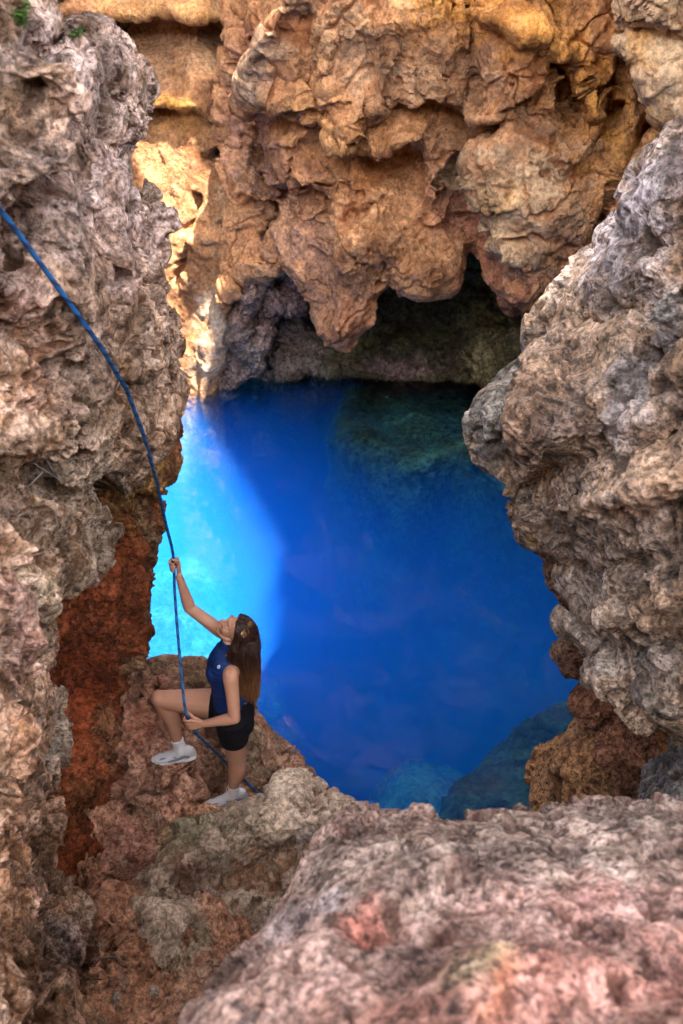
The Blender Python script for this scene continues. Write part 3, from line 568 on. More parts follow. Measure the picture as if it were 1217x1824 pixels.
ix = [175, 205, 262, 315, 370, 430, 500, 560, 605, 650, 740]
it = [1590, 1580, 1540, 1506, 1478, 1440, 1403, 1400, 1432, 1460, 1500]
netI = [[P(x, p, 4.0) + np.array([0, .0, -.9]) for x, p in zip(ix, it)], [P(x, p + 12, 3.98) + np.array([0, 0, -.25]) for x, p in zip(ix, it)],
        [P(x, p, 3.80) for x, p in zip(ix, it)]]
iY = [3.75, 3.5, 3.5, 3.6, 3.68, 3.75, 3.75, 3.72, 3.7, 3.65, 3.5]
netI[2] = [P(x, p, Y) for x, p, Y in zip(ix, it, iY)]
for fr, dY in ((.12, -.12), (.3, -.25), (.55, -.36), (.8, -.47), (1.0, -.55), (1.25, -.66)):
    netI.append([P(x + (fr * 40), lerp(p, 1660, fr), Y + dY) for x, p, Y in zip(ix, it, iY)])
for r in netI:
    r[0] = r[0] + np.array([0, .1, -.5]); r[1] = r[1] + np.array([0, 0, -.08])
netI.append([q + np.array([0, .1, -.7]) for q in netI[-1]])
Ir = build_rock('boulder', netI, 0.0055, M_mid, seed=121, base=(0.54, .41, .31), detail=karst(.8, .7, .8), big=(.35, .06), facing=(.6, .5),
    steps=[([(300, 1545), (400, 1500), (520, 1470), (600, 1440)], 9, .05), ([(600, 1500), (480, 1560), (380, 1590), (260, 1600)], 10, -.06)],
    strokes=[([(290, 1560), (340, 1530), (400, 1520)], 20, .06), ([(400, 1510), (480, 1450)], 26, .04), ([(330, 1570), (420, 1570), (470, 1540)], 14, -.07), ([(470, 1550), (560, 1500)], 18, -.08), ([(390, 1480), (430, 1450)], 10, -.03)],
    tints=[([(420, 1560), (500, 1560), (560, 1500)], 24, (0.36, .17, .08), .85), ([(320, 1490), (400, 1470)], 20, (0.27, .28, .17), .7), ([(450, 1480), (540, 1470)], 34, (0.45, .36, .26), .7), ([(560, 1480), (530, 1520)], 14, (0.50, .44, .42), .7), ([(320, 1570), (350, 1590)], 24, (0.30, .12, .08), .7)])
tag(Ir, 'greenish grey pitted boulder in front of the woman\'s standing foot', 'boulder')

hs = [(190, 2150), (285, 1900), (335, 1815), (372, 1748), (478, 1640), (558, 1522), (620, 1464), (700, 1450), (748, 1444), (778, 1460), (832, 1450), (905, 1430), (945, 1417), (968, 1431), (1015, 1410), (1100, 1403), (1217, 1410), (1420, 1430), (1700, 1440)]
ht = [400, 470, 540, 610, 680, 750, 820, 880, 930, 970, 1010, 1070, 1120, 1170, 1230, 1320, 1430, 1650, 2000]
hsil = [PZ(x, y, 3.72) for x, y in hs]; htg = [PZ(x, 2450, 4.5) for x in ht]
hsil = [q + np.array([0, 0, -.07 * sstep(700, 1000, x)]) for q, (x, y) in zip(hsil, hs)]
netH = [[q + np.array([0, .55, -3.2]) for q in hsil], [q + np.array([0, .32, -1.0]) for q in hsil], [q + np.array([0, .14, -.22]) for q in hsil], hsil]
for fr in (.08, .2, .35, .5, .65, .8, 1.0):
    netH.append([lerp(a, b, fr) + np.array([0, 0, .16 * math.sin(math.pi * fr)]) for a, b in zip(hsil, htg)])
H = build_rock('foreground_rock', netH, 0.0045, M_front, seed=131, base=(0.28, .175, .14), detail=karst(.75, .62, .8), big=(.3, .04), facing=(.7, .5), warp=12,
    strokes=[([(640, 1640), (800, 1650), (1000, 1690), (1217, 1720)], 30, -.035), ([(760, 1824), (900, 1740), (1100, 1740)], 60, .05), ([(700, 1740), (760, 1700)], 40, -.03)],
    tints=[([(620, 1650), (665, 1635)], 20, (0.60, .17, .11), .9), ([(600, 1560), (800, 1520), (1217, 1500)], 70, (0.38, .30, .25), .7), ([(780, 1800), (1000, 1760), (1217, 1780)], 90, (0.52, .24, .19), .85), ([(560, 1800), (700, 1700), (900, 1620)], 50, (.30, .17, .14), .7), ([(1000, 1640), (1217, 1600)], 40, (.42, .22, .19), .7), ([(500, 1680), (600, 1600)], 16, (0.62, .55, .58), .7),
           ([(810, 1760), (880, 1730)], 30, (0.55, .42, .26), .8), ([(850, 1824), (900, 1760)], 26, (0.45, .16, .08), .7)])
tag(H, 'big out-of-focus pinkish rock filling the lower right foreground', 'rock')

# ================================================================== POOL BASIN, SUBMERGED ROCKS, WATER
ring = [(-4.9, 9), (-4.9, 12), (-4.0, 15), (-2, 16.8), (.5, 17.4), (2.6, 16.2), (4.2, 14), (5.0, 11), (5.1, 8), (4.6, 5.6), (3.0, 4.5), (1.0, 4.3), (-.8, 4.5), (-2.4, 4.9), (-4.2, 6.2), (-4.9, 9)]
netB = []
for z, k in ((.3, 1.0), (0, 1.0), (-1.5, .98), (-4, .95), (-7, .88), (-9, .7), (-9.8, .4), (-10, .02)):
    netB.append([np.array([x * k, 10.5 + (y - 10.5) * k, z]) for x, y in ring])
M_subdark = rock_mat('submerged_dark_rock', fine=4, crust=(0.10, .26, .22), crust_amt=.5, soil_shade=(.02, .03, .03), soil_shade_amt=.5, bump=.03)
M_sub = rock_mat('submerged_rock', fine=6, crust=(0.55, .52, .42), crust_amt=.6, soil_shade=(.1, .1, .08), soil_shade_amt=.5, bump=.03)
basin = build_rock('pool_basin', netB, 0.09, M_sub, seed=141, base=(0.42, .42, .38), detail=chunky(2.5, 1.2), big=(2.5, .5), facing=(.7, .3))
tag(basin, kind='structure')
def mound(name, pts, zs, seed, base, label, parent=None):
    """submerged rock: nested outlines pts scaled towards their centre at heights zs"""
    c = np.mean(np.array(pts), 0); pts = list(pts) + [pts[0]]
    net = [[np.array([c[0] + (x - c[0]) * k, c[1] + (y - c[1]) * k, z]) for x, y in pts] for z, k in zs]
    o = build_rock(name, net, .04, M_subdark if base[0] < .2 else M_sub, seed=seed, base=base, detail=chunky(1.6, .55), big=(.9, .12), facing=(.6, .3))
    return tag(o, label, 'submerged rock')
mound('submerged_rock', [(-.2, 14.6), (-.15, 13.3), (.4, 12.3), (1.1, 11.8), (1.8, 12.2), (2.6, 11.6), (3.6, 11.3), (4.6, 11.5), (4.6, 14.5), (2.5, 16.5), (.4, 16.2)],
      ((-6, 1.1), (-3.5, 1.05), (-1.6, 1.03), (-.5, 1.0), (-.22, .94), (-.14, .6), (-.12, .02)), 151, (.04, .14, .12), 'dark rounded rock shelf just under the water at the back right')
mound('submerged_rock', [(.7, 5.2), (1.1, 6.0), (1.8, 6.9), (2.7, 7.3), (4.0, 7.2), (4.6, 6), (3.8, 4.6), (2, 4.2)],
      ((-6, 1.2), (-3.5, 1.12), (-2.0, 1.05), (-1.0, 1.0), (-.6, .9), (-.45, .55), (-.4, .02)), 157, (.03, .07, .06), 'dark speckled rock under the water at the lower right of the pool')

mound('submerged_rock', [(-4.8, 7.0), (-4.8, 12), (-4.2, 14.6), (-3.0, 15), (-2.0, 14), (-1.2, 12), (-.5, 10), (-.1, 8), (-.4, 6.2), (-1.8, 5.4), (-3.5, 5.8)],
      ((-10, 1.25), (-7, 1.12), (-5.0, 1.0), (-4.0, .9), (-3.0, .75), (-2.4, .5), (-1.9, .25), (-1.8, .02)), 167, (.17, .21, .20), 'pale rock slope under the turquoise sunlit water beside the left wall')
mound('submerged_rock', [(-.8, 5.2), (-.4, 6.6), (.2, 8.0), (.9, 9.0), (1.9, 8.8), (2.2, 7.4), (1.9, 6.0), (.8, 4.9)],
      ((-9, 1.5), (-6, 1.25), (-4.2, 1.1), (-3.4, .9), (-2.7, .55), (-2.4, .25), (-2.3, .02)), 163, (.50, .52, .46), 'pale blurred slope deep under the water in the lower middle of the pool')
wm = NT('water')
tr = wm.n('BsdfTransparent'); gl = wm.n('BsdfGlossy'); fr = wm.n('Fresnel'); mx = wm.n('MixShader')
v = wm.coords(); n1 = wm.noise(v, 1.3, 3, .5, .6); n2 = wm.noise(v, 6, 2, .5, .3)
bn = wm.bump(wm.math('ADD', n1, wm.math('MULTIPLY', n2, .25)), .005, 1.0)
wm.set(gl.inputs['Roughness'], .03); wm.link(bn, gl.inputs['Normal']); wm.link(bn, fr.inputs['Normal']); wm.set(fr.inputs['IOR'], 1.33)
wm.link(fr.outputs[0], mx.inputs[0]); wm.link(tr.outputs[0], mx.inputs[1]); wm.link(gl.outputs[0], mx.inputs[2]); wm.link(mx.outputs[0], wm.out.inputs['Surface'])
vs = wm.n('VolumeScatter'); va = wm.n('VolumeAbsorption'); ad = wm.n('AddShader')
wm.set(vs.inputs['Color'], (.03, .27, 1.0, 1)); wm.set(vs.inputs['Density'], .36)
wm.set(va.inputs['Color'], (.0, .73, .985, 1)); wm.set(va.inputs['Density'], .52)
wm.link(vs.outputs[0], ad.inputs[0]); wm.link(va.outputs[0], ad.inputs[1]); wm.link(ad.outputs[0], wm.out.inputs['Volume'])
bm = bmesh.new()
top = [bm.verts.new((x * 1.02, 10.5 + (y - 10.5) * 1.02, 0)) for x, y in ring[:-1]]; bot = [bm.verts.new((q.co.x, q.co.y, -10.5)) for q in top]
bm.faces.new(top); bm.faces.new(bot[::-1])
for k in range(len(top)): bm.faces.new((top[k], bot[k], bot[(k + 1) % len(top)], top[(k + 1) % len(top)]))
bmesh.ops.recalc_face_normals(bm, faces=bm.faces[:])
me = bpy.data.meshes.new('water'); bm.to_mesh(me); bm.free()
water = tag(link('water', me, wm.m), kind='structure')

# ================================================================== ADDED SUN BLOCKER (unseen overhead slab; its gap is cut to shape the sunbeam)
def W(p): return (p[0] + SUN_L.x * p[2], p[1] + SUN_L.y * p[2])
from mathutils.bvhtree import BVHTree
def bvh(o):
    me = o.data; return BVHTree.FromPolygons([v.co for v in me.vertices], [p.vertices[:] for p in me.polygons])
def ray(t, px, py):
    d = Vector(P(px, py, 10.0) - CAM).normalized(); h = t.ray_cast(Vector(CAM), d)[0]
    return None if h is None else np.array(h)
tC = bvh(Cw)
want = [(255, 1235), (474, 1235), (490, 1080), (494, 960), (432, 850), (362, 745), (346, 700), (352, 620), (368, 550), (384, 490), (378, 430), (356, 358), (330, 305), (312, 265), (300, 225), (288, 208), (276, 232), (250, 250), (280, 330), (295, 450), (300, 560), (318, 740), (290, 850), (255, 950)]
RZ = 15.0
gx0, gx1, gy0, gy1, cs = -8.0, 6.5, 0.5, 18.5, .07
nx, ny = int((gx1 - gx0) / cs), int((gy1 - gy0) / cs)
XX, YY = np.meshgrid(gx0 + cs * np.arange(nx + 1), gy0 + cs * np.arange(ny + 1), indexing='ij')
def inpoly(x, y, poly):
    ins = np.zeros(x.shape, bool)
    for (x1, y1), (x2, y2) in zip(poly, poly[1:] + poly[:1]):
        c = ((y1 > y) != (y2 > y)) & (x < (x2 - x1) * (y - y1) / (y2 - y1 + 1e-12) + x1); ins ^= c
    return ins
gpx, gpy = [g.ravel() for g in np.meshgrid(np.arange(252, 562, 3.0), np.arange(206, 1236, 3.0))]
ok = inpoly(gpx, gpy, want); solid = np.ones((nx, ny), bool)
for x_, y_ in zip(gpx[ok], gpy[ok]):
    h = ray(tC, x_, y_) if y_ < 700 else None
    if h is None or h[2] < 0: h = PZ(x_, y_, 0)
    a_, b_ = W(h); ii, jj = int((a_ - gx0) / cs), int((b_ - gy0) / cs)
    solid[max(ii - 1, 0):ii + 2, max(jj - 1, 0):jj + 2] = False
for o_, x0, x1, y0, y1, st in ((D, 432, 1217, 0, 230, 4), (F, 840, 1217, 210, 900, 9), (Cw, 130, 430, 0, 186, 3)):
    t_ = tC if o_ is Cw else bvh(o_)
    for x_ in range(x0, x1, st):
        for y_ in range(y0, y1, st):
            h = ray(t_, x_, y_)
            if h is None: continue
            a_, b_ = W(h); ii, jj = int((a_ - gx0) / cs), int((b_ - gy0) / cs)
            if 0 <= ii < nx and 0 <= jj < ny: solid[ii, jj] = True
print('open cells', (~solid).sum())
bm = bmesh.new(); vid = {}
def gv(i, j, l):
    k = (i, j, l)
    if k not in vid:
        x, y = gx0 + cs * i, gy0 + cs * j
        z = RZ + l * 1.6 + .35 * math.sin(x * 1.3) * math.cos(y * 1.1); vid[k] = bm.verts.new((x - SUN_L.x * z, y - SUN_L.y * z, z))
    return vid[k]
for i in range(nx):
    for j in range(ny):
        if not solid[i, j]: continue
        bm.faces.new((gv(i, j, 0), gv(i, j + 1, 0), gv(i + 1, j + 1, 0), gv(i + 1, j, 0)))
        for di, dj, a, b in ((1, 0, (1, 0), (1, 1)), (-1, 0, (0, 1), (0, 0)), (0, 1, (1, 1), (0, 1)), (0, -1, (0, 0), (1, 0))):
            ii, jj = i + di, j + dj
            if not (0 <= ii < nx and 0 <= jj < ny) or not solid[ii, jj]:
                bm.faces.new((gv(i + a[0], j + a[1], 0), gv(i + b[0], j + b[1], 0), gv(i + b[0], j + b[1], 1), gv(i + a[0], j + a[1], 1)))
me = bpy.data.meshes.new('sun_blocker'); bm.to_mesh(me); bm.free()
blocker = link('sun_blocker', me, simple_mat('sun_blocker_rock', (.35, .24, .15), .9, nscale=3))
tag(blocker, kind='structure')

# the rest of the sinkhole's wall, behind and beside the photographer
plan = [(-4.6, 9.0), (-5.5, 6.0), (-6.5, 2.0), (-6, -3), (-3, -6), (2, -7), (7, -5), (9, 0), (8, 5), (5.5, 8.0)]
netS = [[np.array([x * k, 1 + (y - 1) * k, z]) for x, y in plan] for z, k in ((-1, 1.0), (2, 1.02), (5, 1.05), (7.5, 1.05), (9.5, 1.12), (10.5, 1.3), (10.8, 1.8))]
Sw = build_rock('sinkhole_wall', netS, .16, M_orange, seed=171, base=(0.40, .27, .18), detail=chunky(3, 1.5), big=(3, .5), facing=(.5, .5))
tag(Sw, kind='structure')

# ================================================================== THE WOMAN
def V(*a): return np.array(a, float)
def unit(v): v = np.asarray(v, float); return v / np.linalg.norm(v)
def frames(C, ref):
    T = np.gradient(C, axis=0); T /= np.linalg.norm(T, axis=1, keepdims=True) + 1e-9
    ref = np.asarray(ref, float); A_ = []
    a = ref - T[0] * (ref @ T[0])
    if np.linalg.norm(a) < 1e-3: a = np.array([.3, .9, .1]) - T[0] * (np.array([.3, .9, .1]) @ T[0])
    for t in T:
        a = a - t * (a @ t); a = a / np.linalg.norm(a); A_.append(a.copy())
    A_ = np.array(A_); return T, A_, np.cross(T, A_)
def tube(bm, pts, rad, seg=12, ref=(0, 0, 1), sub=6, caps=True):
    """swept tube through pts; rad: radius or (ra, rb) per point, ra along ref; domed ends"""
    pts = np.array(pts, float); rad = np.array([(r, r) if np.isscalar(r) else r for r in rad], float)
    if len(pts) > 1 and sub > 1:
        t = np.concatenate([[0], np.cumsum(np.linalg.norm(np.diff(pts, axis=0), axis=1))])
        D_ = hermite(np.concatenate([pts, rad], 1), t, [sub] * (len(pts) - 1)); pts, rad = D_[:, :3], D_[:, 3:]
    if caps:
        t0 = unit(pts[0] - pts[1]); t1 = unit(pts[-1] - pts[-2]); r0, r1 = rad[0].mean(), rad[-1].mean()
        pre = [pts[0] + t0 * r0 * k for k in (.95, .8, .5)]; post = [pts[-1] + t1 * r1 * k for k in (.5, .8, .95)]
        f = np.array([.25, .6, .87])[:, None]
        pts = np.concatenate([pre, pts, post]); rad = np.concatenate([rad[0] * f, rad, rad[-1] * f[::-1]])
    T, A_, B_ = frames(pts, ref)
    ang = np.linspace(0, 2 * np.pi, seg, endpoint=False); rings = []
    for p, a, b, r in zip(pts, A_, B_, rad):
        rings.append([bm.verts.new(p + a * math.cos(q) * r[0] + b * math.sin(q) * r[1]) for q in ang])
    for u_, v_ in zip(rings[:-1], rings[1:]):
        for k in range(seg): bm.faces.new((u_[k], u_[(k + 1) % seg], v_[(k + 1) % seg], v_[k]))
    bm.faces.new(rings[0][::-1]); bm.faces.new(rings[-1])
def ellipsoid(bm, c, ax, rad, seg=20):
    """ax: 3 unit axes, rad: 3 radii"""
    r = bmesh.ops.create_uvsphere(bm, u_segments=seg, v_segments=seg // 2, radius=1.0)
    for v in r['verts']: v.co = Vector(c + ax[0] * v.co.x * rad[0] + ax[1] * v.co.y * rad[1] + ax[2] * v.co.z * rad[2])
def finish(bm, name, mat, parent=None, voxel=None, smooth=3, fac=.5):
    bmesh.ops.recalc_face_normals(bm, faces=bm.faces[:])
    me = bpy.data.meshes.new(name); bm.to_mesh(me); bm.free()
    if voxel:
        o = bpy.data.objects.new('tmp', me); COL.objects.link(o)
        r = o.modifiers.new('r', 'REMESH'); r.mode = 'VOXEL'; r.voxel_size = voxel
        if smooth: s_ = o.modifiers.new('s', 'SMOOTH'); s_.factor = fac; s_.iterations = smooth
        dg = bpy.context.evaluated_depsgraph_get(); m2 = bpy.data.meshes.new_from_object(o.evaluated_get(dg))
        bpy.data.objects.remove(o); bpy.data.meshes.remove(me); me = m2; me.name = name; me.materials.clear()
    me.polygons.foreach_set('use_smooth', np.ones(len(me.polygons), bool))
    return link(name, me, mat, parent)

sk_ = NT('skin'); v = sk_.coords(); n_ = sk_.noise(v, 14, 4); n2_ = sk_.noise(v, 180, 3)
c_ = sk_.mix(n_, (.45, .215, .135), (.54, .285, .19))
sk_.bsdf(c_, .48, sk_.bump(n2_, .0006, .5), Subsurface_Weight=.12, Subsurface_Scale=.02, Specular_IOR_Level=.4)
M_skin = sk_.m
def cloth(name, col, rough=.8):
    m = NT(name); v = m.coords(); wv_ = m.n('TexWave'); m.set(wv_.inputs['Vector'], v); m.set(wv_.inputs['Scale'], 160.0); m.set(wv_.inputs['Distortion'], 1.5)
    fo = m.noise(v, 16, 3, .5, .8); c = m.mix(fo, tuple(x * .8 for x in col), tuple(x * 1.25 for x in col))
    m.bsdf(c, rough, m.bump(m.math('ADD', m.math('MULTIPLY', wv_.outputs['Fac'], .08), fo), .006, .7), Sheen_Weight=.0, Specular_IOR_Level=.25); return m.m
M_top = cloth('top_fabric', (.005, .026, .125), .6); M_short = cloth('shorts_fabric', (.0035, .0035, .008), .85)
M_sock = cloth('sock_knit', (.72, .70, .72), .9)
M_shoe = simple_mat('shoe_mesh', (.60, .58, .62), .65, amt=.25, nscale=180); M_shoe2 = simple_mat('shoe_silver', (.22, .24, .33), .35, amt=.2, nscale=60); M_sole = simple_mat('shoe_sole', (.68, .66, .66), .7, amt=.1)
M_lace = simple_mat('shoe_lace', (.72, .66, .62), .8)

LHp, RHp = P(414, 1284, 4.10), P(408, 1256, 4.27)
LK, LA = P(421, 1350, 4.15), P(416, 1410, 4.16)
RK, RA = P(287, 1245, 4.28), P(322, 1332, 4.30)
LS, RS = P(411, 1202, 4.05), P(409, 1136, 4.38)
LE, LW = P(418, 1279, 3.95), P(364, 1289, 3.96)
RE, RW = P(338, 1083, 4.45), P(320, 1030, 4.45)
NB = P(409, 1160, 4.22); HC = P(421, 1122, 4.23)
fF = unit(V(-.60, -.05, .80)); uU = V(.75, -.25, .60); uU = unit(uU - fF * (uU @ fF)); rR = np.cross(fF, uU)
def HL(r, f, u): return HC + rR * r + fF * f + uU * u
torso = [(1.89, -.700, 4.18, .095, .155), (1.97, -.695, 4.185, .112, .168), (2.07, -.718, 4.19, .104, .146), (2.17, -.736, 4.20, .092, .122), (2.27, -.742, 4.205, .098, .130), (2.345, -.744, 4.21, .104, .138),
         (2.41, -.732, 4.215, .088, .136), (2.455, -.715, 4.22, .066, .110), (2.485, -.705, 4.22, .055, .075), (2.515, -.700, 4.22, .050, .054)]
bm = bmesh.new()
tube(bm, [V(x, y, z) for z, x, y, a, b in torso], [(a, b) for z, x, y, a, b in torso], seg=28, ref=(1, 0, 0), sub=5)
# bust, buttocks, shoulder caps
for s_, yy in ((-1, 4.145), (1, 4.275)): ellipsoid(bm, V(-.798, yy, 2.335), np.eye(3), (.050, .060, .062))
ellipsoid(bm, V(-.650, 4.12, 1.94), np.eye(3), (.078, .085, .095)); ellipsoid(bm, V(-.655, 4.25, 1.95), np.eye(3), (.070, .085, .09))
tube(bm, [P(408, 1165, 4.22), P(411, 1150, 4.225), HL(0, -.02, -.07)], [.050, .048, .050], ref=(1, 0, 0))
tube(bm, [lerp(LHp, LK, -.05), lerp(LHp, LK, .3), lerp(LHp, LK, .65), LK, lerp(LK, LA, .12), lerp(LK, LA, .38) + V(.012, 0, 0), lerp(LK, LA, .75), LA + V(0, 0, -.03)], [.100, .094, .074, .060, .055, .059, .041, .036], seg=18)
tube(bm, [lerp(RHp, RK, -.02), lerp(RHp, RK, .3), lerp(RHp, RK, .65), RK + V(.01, 0, -.005)], [.102, .098, .080, .062], seg=18)
tube(bm, [RK, lerp(RK, RA, .15) + V(.004, 0, 0), lerp(RK, RA, .4) + V(.016, 0, 0), lerp(RK, RA, .78), RA + V(.004, 0, -.05)], [.060, .056, .058, .040, .035], seg=18)
ellipsoid(bm, RK + V(-.012, 0, .006), np.eye(3), (.056, .055, .056))
tube(bm, [LS + V(0, .05, -.02), LS, lerp(LS, LE, .35), lerp(LS, LE, .75), LE + V(0, 0, .005)], [.050, .051, .045, .040, .037], seg=16)
tube(bm, [LE, lerp(LE, LW, .25), lerp(LE, LW, .6), LW], [.038, .038, .031, (.022, .027)], seg=16)
tube(bm, [RS + V(0, -.08, -.04), RS, lerp(RS, RE, .35), lerp(RS, RE, .75), RE], [.060, .053, .046, .040, .038], seg=16)
tube(bm, [RE, lerp(RE, RW, .22), lerp(RE, RW, .6), RW + V(0, 0, .01)], [.039, .039, .031, (.024, .026)], seg=16)
# head
ax = [rR, fF, uU]
ellipsoid(bm, HL(0, -.012, .022), ax, (.074, .092, .084)); ellipsoid(bm, HL(0, .028, -.030), ax, (.058, .060, .078)); ellipsoid(bm, HL(0, .058, -.094), ax, (.024, .022, .020))
tube(bm, [HL(0, .086, .012), HL(0, .100, -.018), HL(0, .107, -.030)], [.008, .010, .0115], seg=10); 
for s_ in (-1, 1):
    ellipsoid(bm, HL(s_ * .011, .092, -.034), ax, (.008, .010, .007)); ellipsoid(bm, HL(s_ * .034, .056, -.034), ax, (.028, .020, .032))
    tube(bm, [HL(s_ * .010, .088, .020), HL(s_ * .032, .086, .026), HL(s_ * .050, .068, .018)], [.007, .0075, .006], seg=8)
    tube(bm, [HL(s_ * .055, -.01, -.045), HL(s_ * .048, .02, -.075), HL(s_ * .02, .052, -.094)], [.013, .014, .016], seg=10)
    ellipsoid(bm, HL(s_ * .070, -.016, -.008), ax, (.008, .014, .024))
ellipsoid(bm, HL(0, .088, -.060), ax, (.021, .010, .007)); ellipsoid(bm, HL(0, .086, -.069), ax, (.019, .010, .007))

# hands: fingers curl round the rope
def hand(bm, C, t, e1, e2, ang, wrist, side, rr=.0225, k_=1.0, order=1):
    """C grip centre on the rope axis, t along the rope (index finger end), ang: angles of the finger joints round the rope"""
    t, e1 = unit(t), unit(e1 - t * (e1 @ unit(t))); e2 = np.cross(t, e1) * side
    at = lambda a, r, h: C + (e1 * math.cos(math.radians(a)) + e2 * math.sin(math.radians(a))) * r + t * h
    kn = []
    for q, (h, L_, rad) in enumerate(((.031, .95, .0092), (.0105, 1.0, .0096), (-.0105, .96, .0092), (-.030, .84, .0082))):
        A0, A1 = ang; span = (A1 - A0) * L_
        pts = [at(A0 + span * s_, lerp(.040, rr + .0, min(1, s_ * 2.6)), h * (1 + .08 * (1 - s_))) for s_ in (0, .2, .42, .66, .86, 1.0)]
        tube(bm, pts, [rad * 1.15, rad * 1.08, rad * 1.06, rad, rad * .95, rad * .82], seg=10, sub=4); kn.append(pts[0])
    kn = np.array(kn); 
    for q in range(4): tube(bm, [kn[q], lerp(kn[q], wrist, .5), lerp(kn[q].mean(0) * 0 + wrist, kn[q], .12)], [.0115, .0135, .015], seg=10, sub=3)
    mid = lerp(kn.mean(0), wrist, .45); th0 = lerp(wrist, mid, .45) + t * .012
    a_, b_, c2 = at(ang[0] - 55 * np.sign(ang[1] - ang[0]), .034, .030), at(ang[0] - 95 * np.sign(ang[1] - ang[0]), .026, .050), at(ang[0] - 130 * np.sign(ang[1] - ang[0]), .022, .064)
    tube(bm, [th0, lerp(th0, a_, .6), a_, b_, c2], [.015, .0145, .0115, .0105, .0085], seg=10, sub=4)
GR = P(310, 1008, 4.45); GL = P(337, 1286, 3.965)
hand(bm, GR, P(309, 990, 4.44) - P(318, 1030, 4.45), V(1, 0, 0), V(0, 1, 0), (55, 305), RW + V(0, 0, .01), 1)
hand(bm, GL, P(332, 1272, 3.98) - P(347, 1303, 3.98), V(1, 0, .2), V(0, 1, 0), (-40, -265), LW, 1, rr=.0215)
body = finish(bm, 'person', M_skin, voxel=.0036, smooth=9)
tag(body, 'woman in navy top and dark shorts looking up, one foot raised, holding a blue rope', 'person')

# eyes, brows, lips
M_eye = simple_mat('eye_white', (.7, .68, .66), .2); M_dark = simple_mat('brow_brown', (.035, .02, .015), .7); M_lip = simple_mat('lip', (.42, .14, .12), .45)
for s_ in (-1, 1):
    bm = bmesh.new(); ellipsoid(bm, HL(s_ * .033, .074, -.001), ax, (.0135, .0080, .0050)); e_ = finish(bm, 'eye', M_eye, body)
    bm = bmesh.new(); ellipsoid(bm, HL(s_ * .033, .0795, .002), ax, (.0055, .003, .0045)); finish(bm, 'iris', M_dark, e_)
    bm = bmesh.new(); tube(bm, [HL(s_ * .014, .095, .020), HL(s_ * .034, .093, .026), HL(s_ * .053, .076, .020)], [.0015, .002, .001], seg=6, sub=3); finish(bm, 'eyebrow', M_dark, body)
bm = bmesh.new(); tube(bm, [HL(-.022, .086, -.064), HL(0, .097, -.0615), HL(.022, .086, -.064)], [.002, .0045, .002], seg=8); tube(bm, [HL(-.019, .086, -.067), HL(0, .096, -.0705), HL(.019, .086, -.067)], [.002, .005, .002], seg=8)
finish(bm, 'lips', M_lip, body)

# sleeveless top with a high collar
bm = bmesh.new(); off = .007
ts = [(z, x, y, a + off, b + off) for z, x, y, a, b in torso if z > 2.0]
ts = [(1.985, -.700, 4.187, .121, .172)] + ts[:-3] + [(2.44, -.722, 4.218, .084, .128), (2.485, -.706, 4.22, .063, .070), (2.535, -.698, 4.222, .056, .058)]
ts = [(z, x, y, a, min(b, .158)) for z, x, y, a, b in ts]
tube(bm, [V(x, y, z) for z, x, y, a, b in ts], [(a, b) for z, x, y, a, b in ts], seg=32, ref=(1, 0, 0), sub=6, caps=False)
for s_, yy in ((-1, 4.145), (1, 4.275)): ellipsoid(bm, V(-.799, yy, 2.335), np.eye(3), (.056, .067, .070))
top_ = finish(bm, 'tank_top', M_top, body, voxel=.005, smooth=6)
me = top_.data; co = np.empty(len(me.vertices) * 3); me.vertices.foreach_get('co', co); co = co.reshape(-1, 3)
nn = np.empty(len(me.vertices) * 3); me.vertices.foreach_get('normal', nn); nn = nn.reshape(-1, 3)
wr = fbm(co * np.array([1, 1, 2.6]) + co[:, [2]] * np.array([.8, .3, 0]), .09, 2, 5, .5, 1) * (.004 + .004 * sstep(2.25, 2.05, co[:, 2]))
me.vertices.foreach_set('co', (co + nn * wr[:, None]).ravel()); me.update()
# round white mark on the chest
def on_surface(o, p, d):
    t_ = BVHTree.FromPolygons([q.co for q in o.data.vertices], [q.vertices[:] for q in o.data.polygons])
    h_ = t_.ray_cast(Vector(p), Vector(d)); return (np.array(h_[0]), np.array(h_[1])) if h_[0] else (np.array(p), -np.array(d))
d_ = unit(P(390, 1188, 4.0) - CAM); q, n_ = on_surface(top_, CAM, d_)
M_mark = simple_mat('print_white', (.62, .66, .72), .6)
bm = bmesh.new(); a_ = unit(np.cross(n_, V(0, 0, 1))); b_ = np.cross(n_, a_)
ring_ = [q + n_ * .002 + a_ * math.cos(t) * .0075 + b_ * math.sin(t) * .010 for t in np.linspace(0, 2 * math.pi, 15)]
tube(bm, ring_, [.0018] * 15, seg=6, sub=1); tube(bm, [q + n_ * .002 - b_ * .006, q + n_ * .002 + a_ * .002, q + n_ * .002 + b_ * .006], [.0016] * 3, seg=6, sub=2)
finish(bm, 'printed_mark', M_mark, top_)

# shorts
bm = bmesh.new()
tube(bm, [V(-.697, 4.18, 1.885), V(-.694, 4.186, 1.97), V(-.708, 4.19, 2.05)], [(.112, .166), (.124, .178), (.112, .162)], seg=28, ref=(1, 0, 0), sub=5, caps=False)
ellipsoid(bm, V(-.650, 4.12, 1.94), np.eye(3), (.086, .093, .103)); ellipsoid(bm, V(-.655, 4.25, 1.95), np.eye(3), (.078, .093, .098)); ellipsoid(bm, LHp, np.eye(3), (.112, .112, .13)); ellipsoid(bm, lerp(LHp, RHp, .15) + V(0, 0, .05), np.eye(3), (.115, .11, .11))
tube(bm, [lerp(LHp, LK, -.1), lerp(LHp, LK, .25), lerp(LHp, LK, .50)], [.112, .106, .095], seg=24, caps=False)
tube(bm, [lerp(RHp, RK, -.1), lerp(RHp, RK, .12), lerp(RHp, RK, .27)], [.112, .112, .107], seg=24, caps=False)
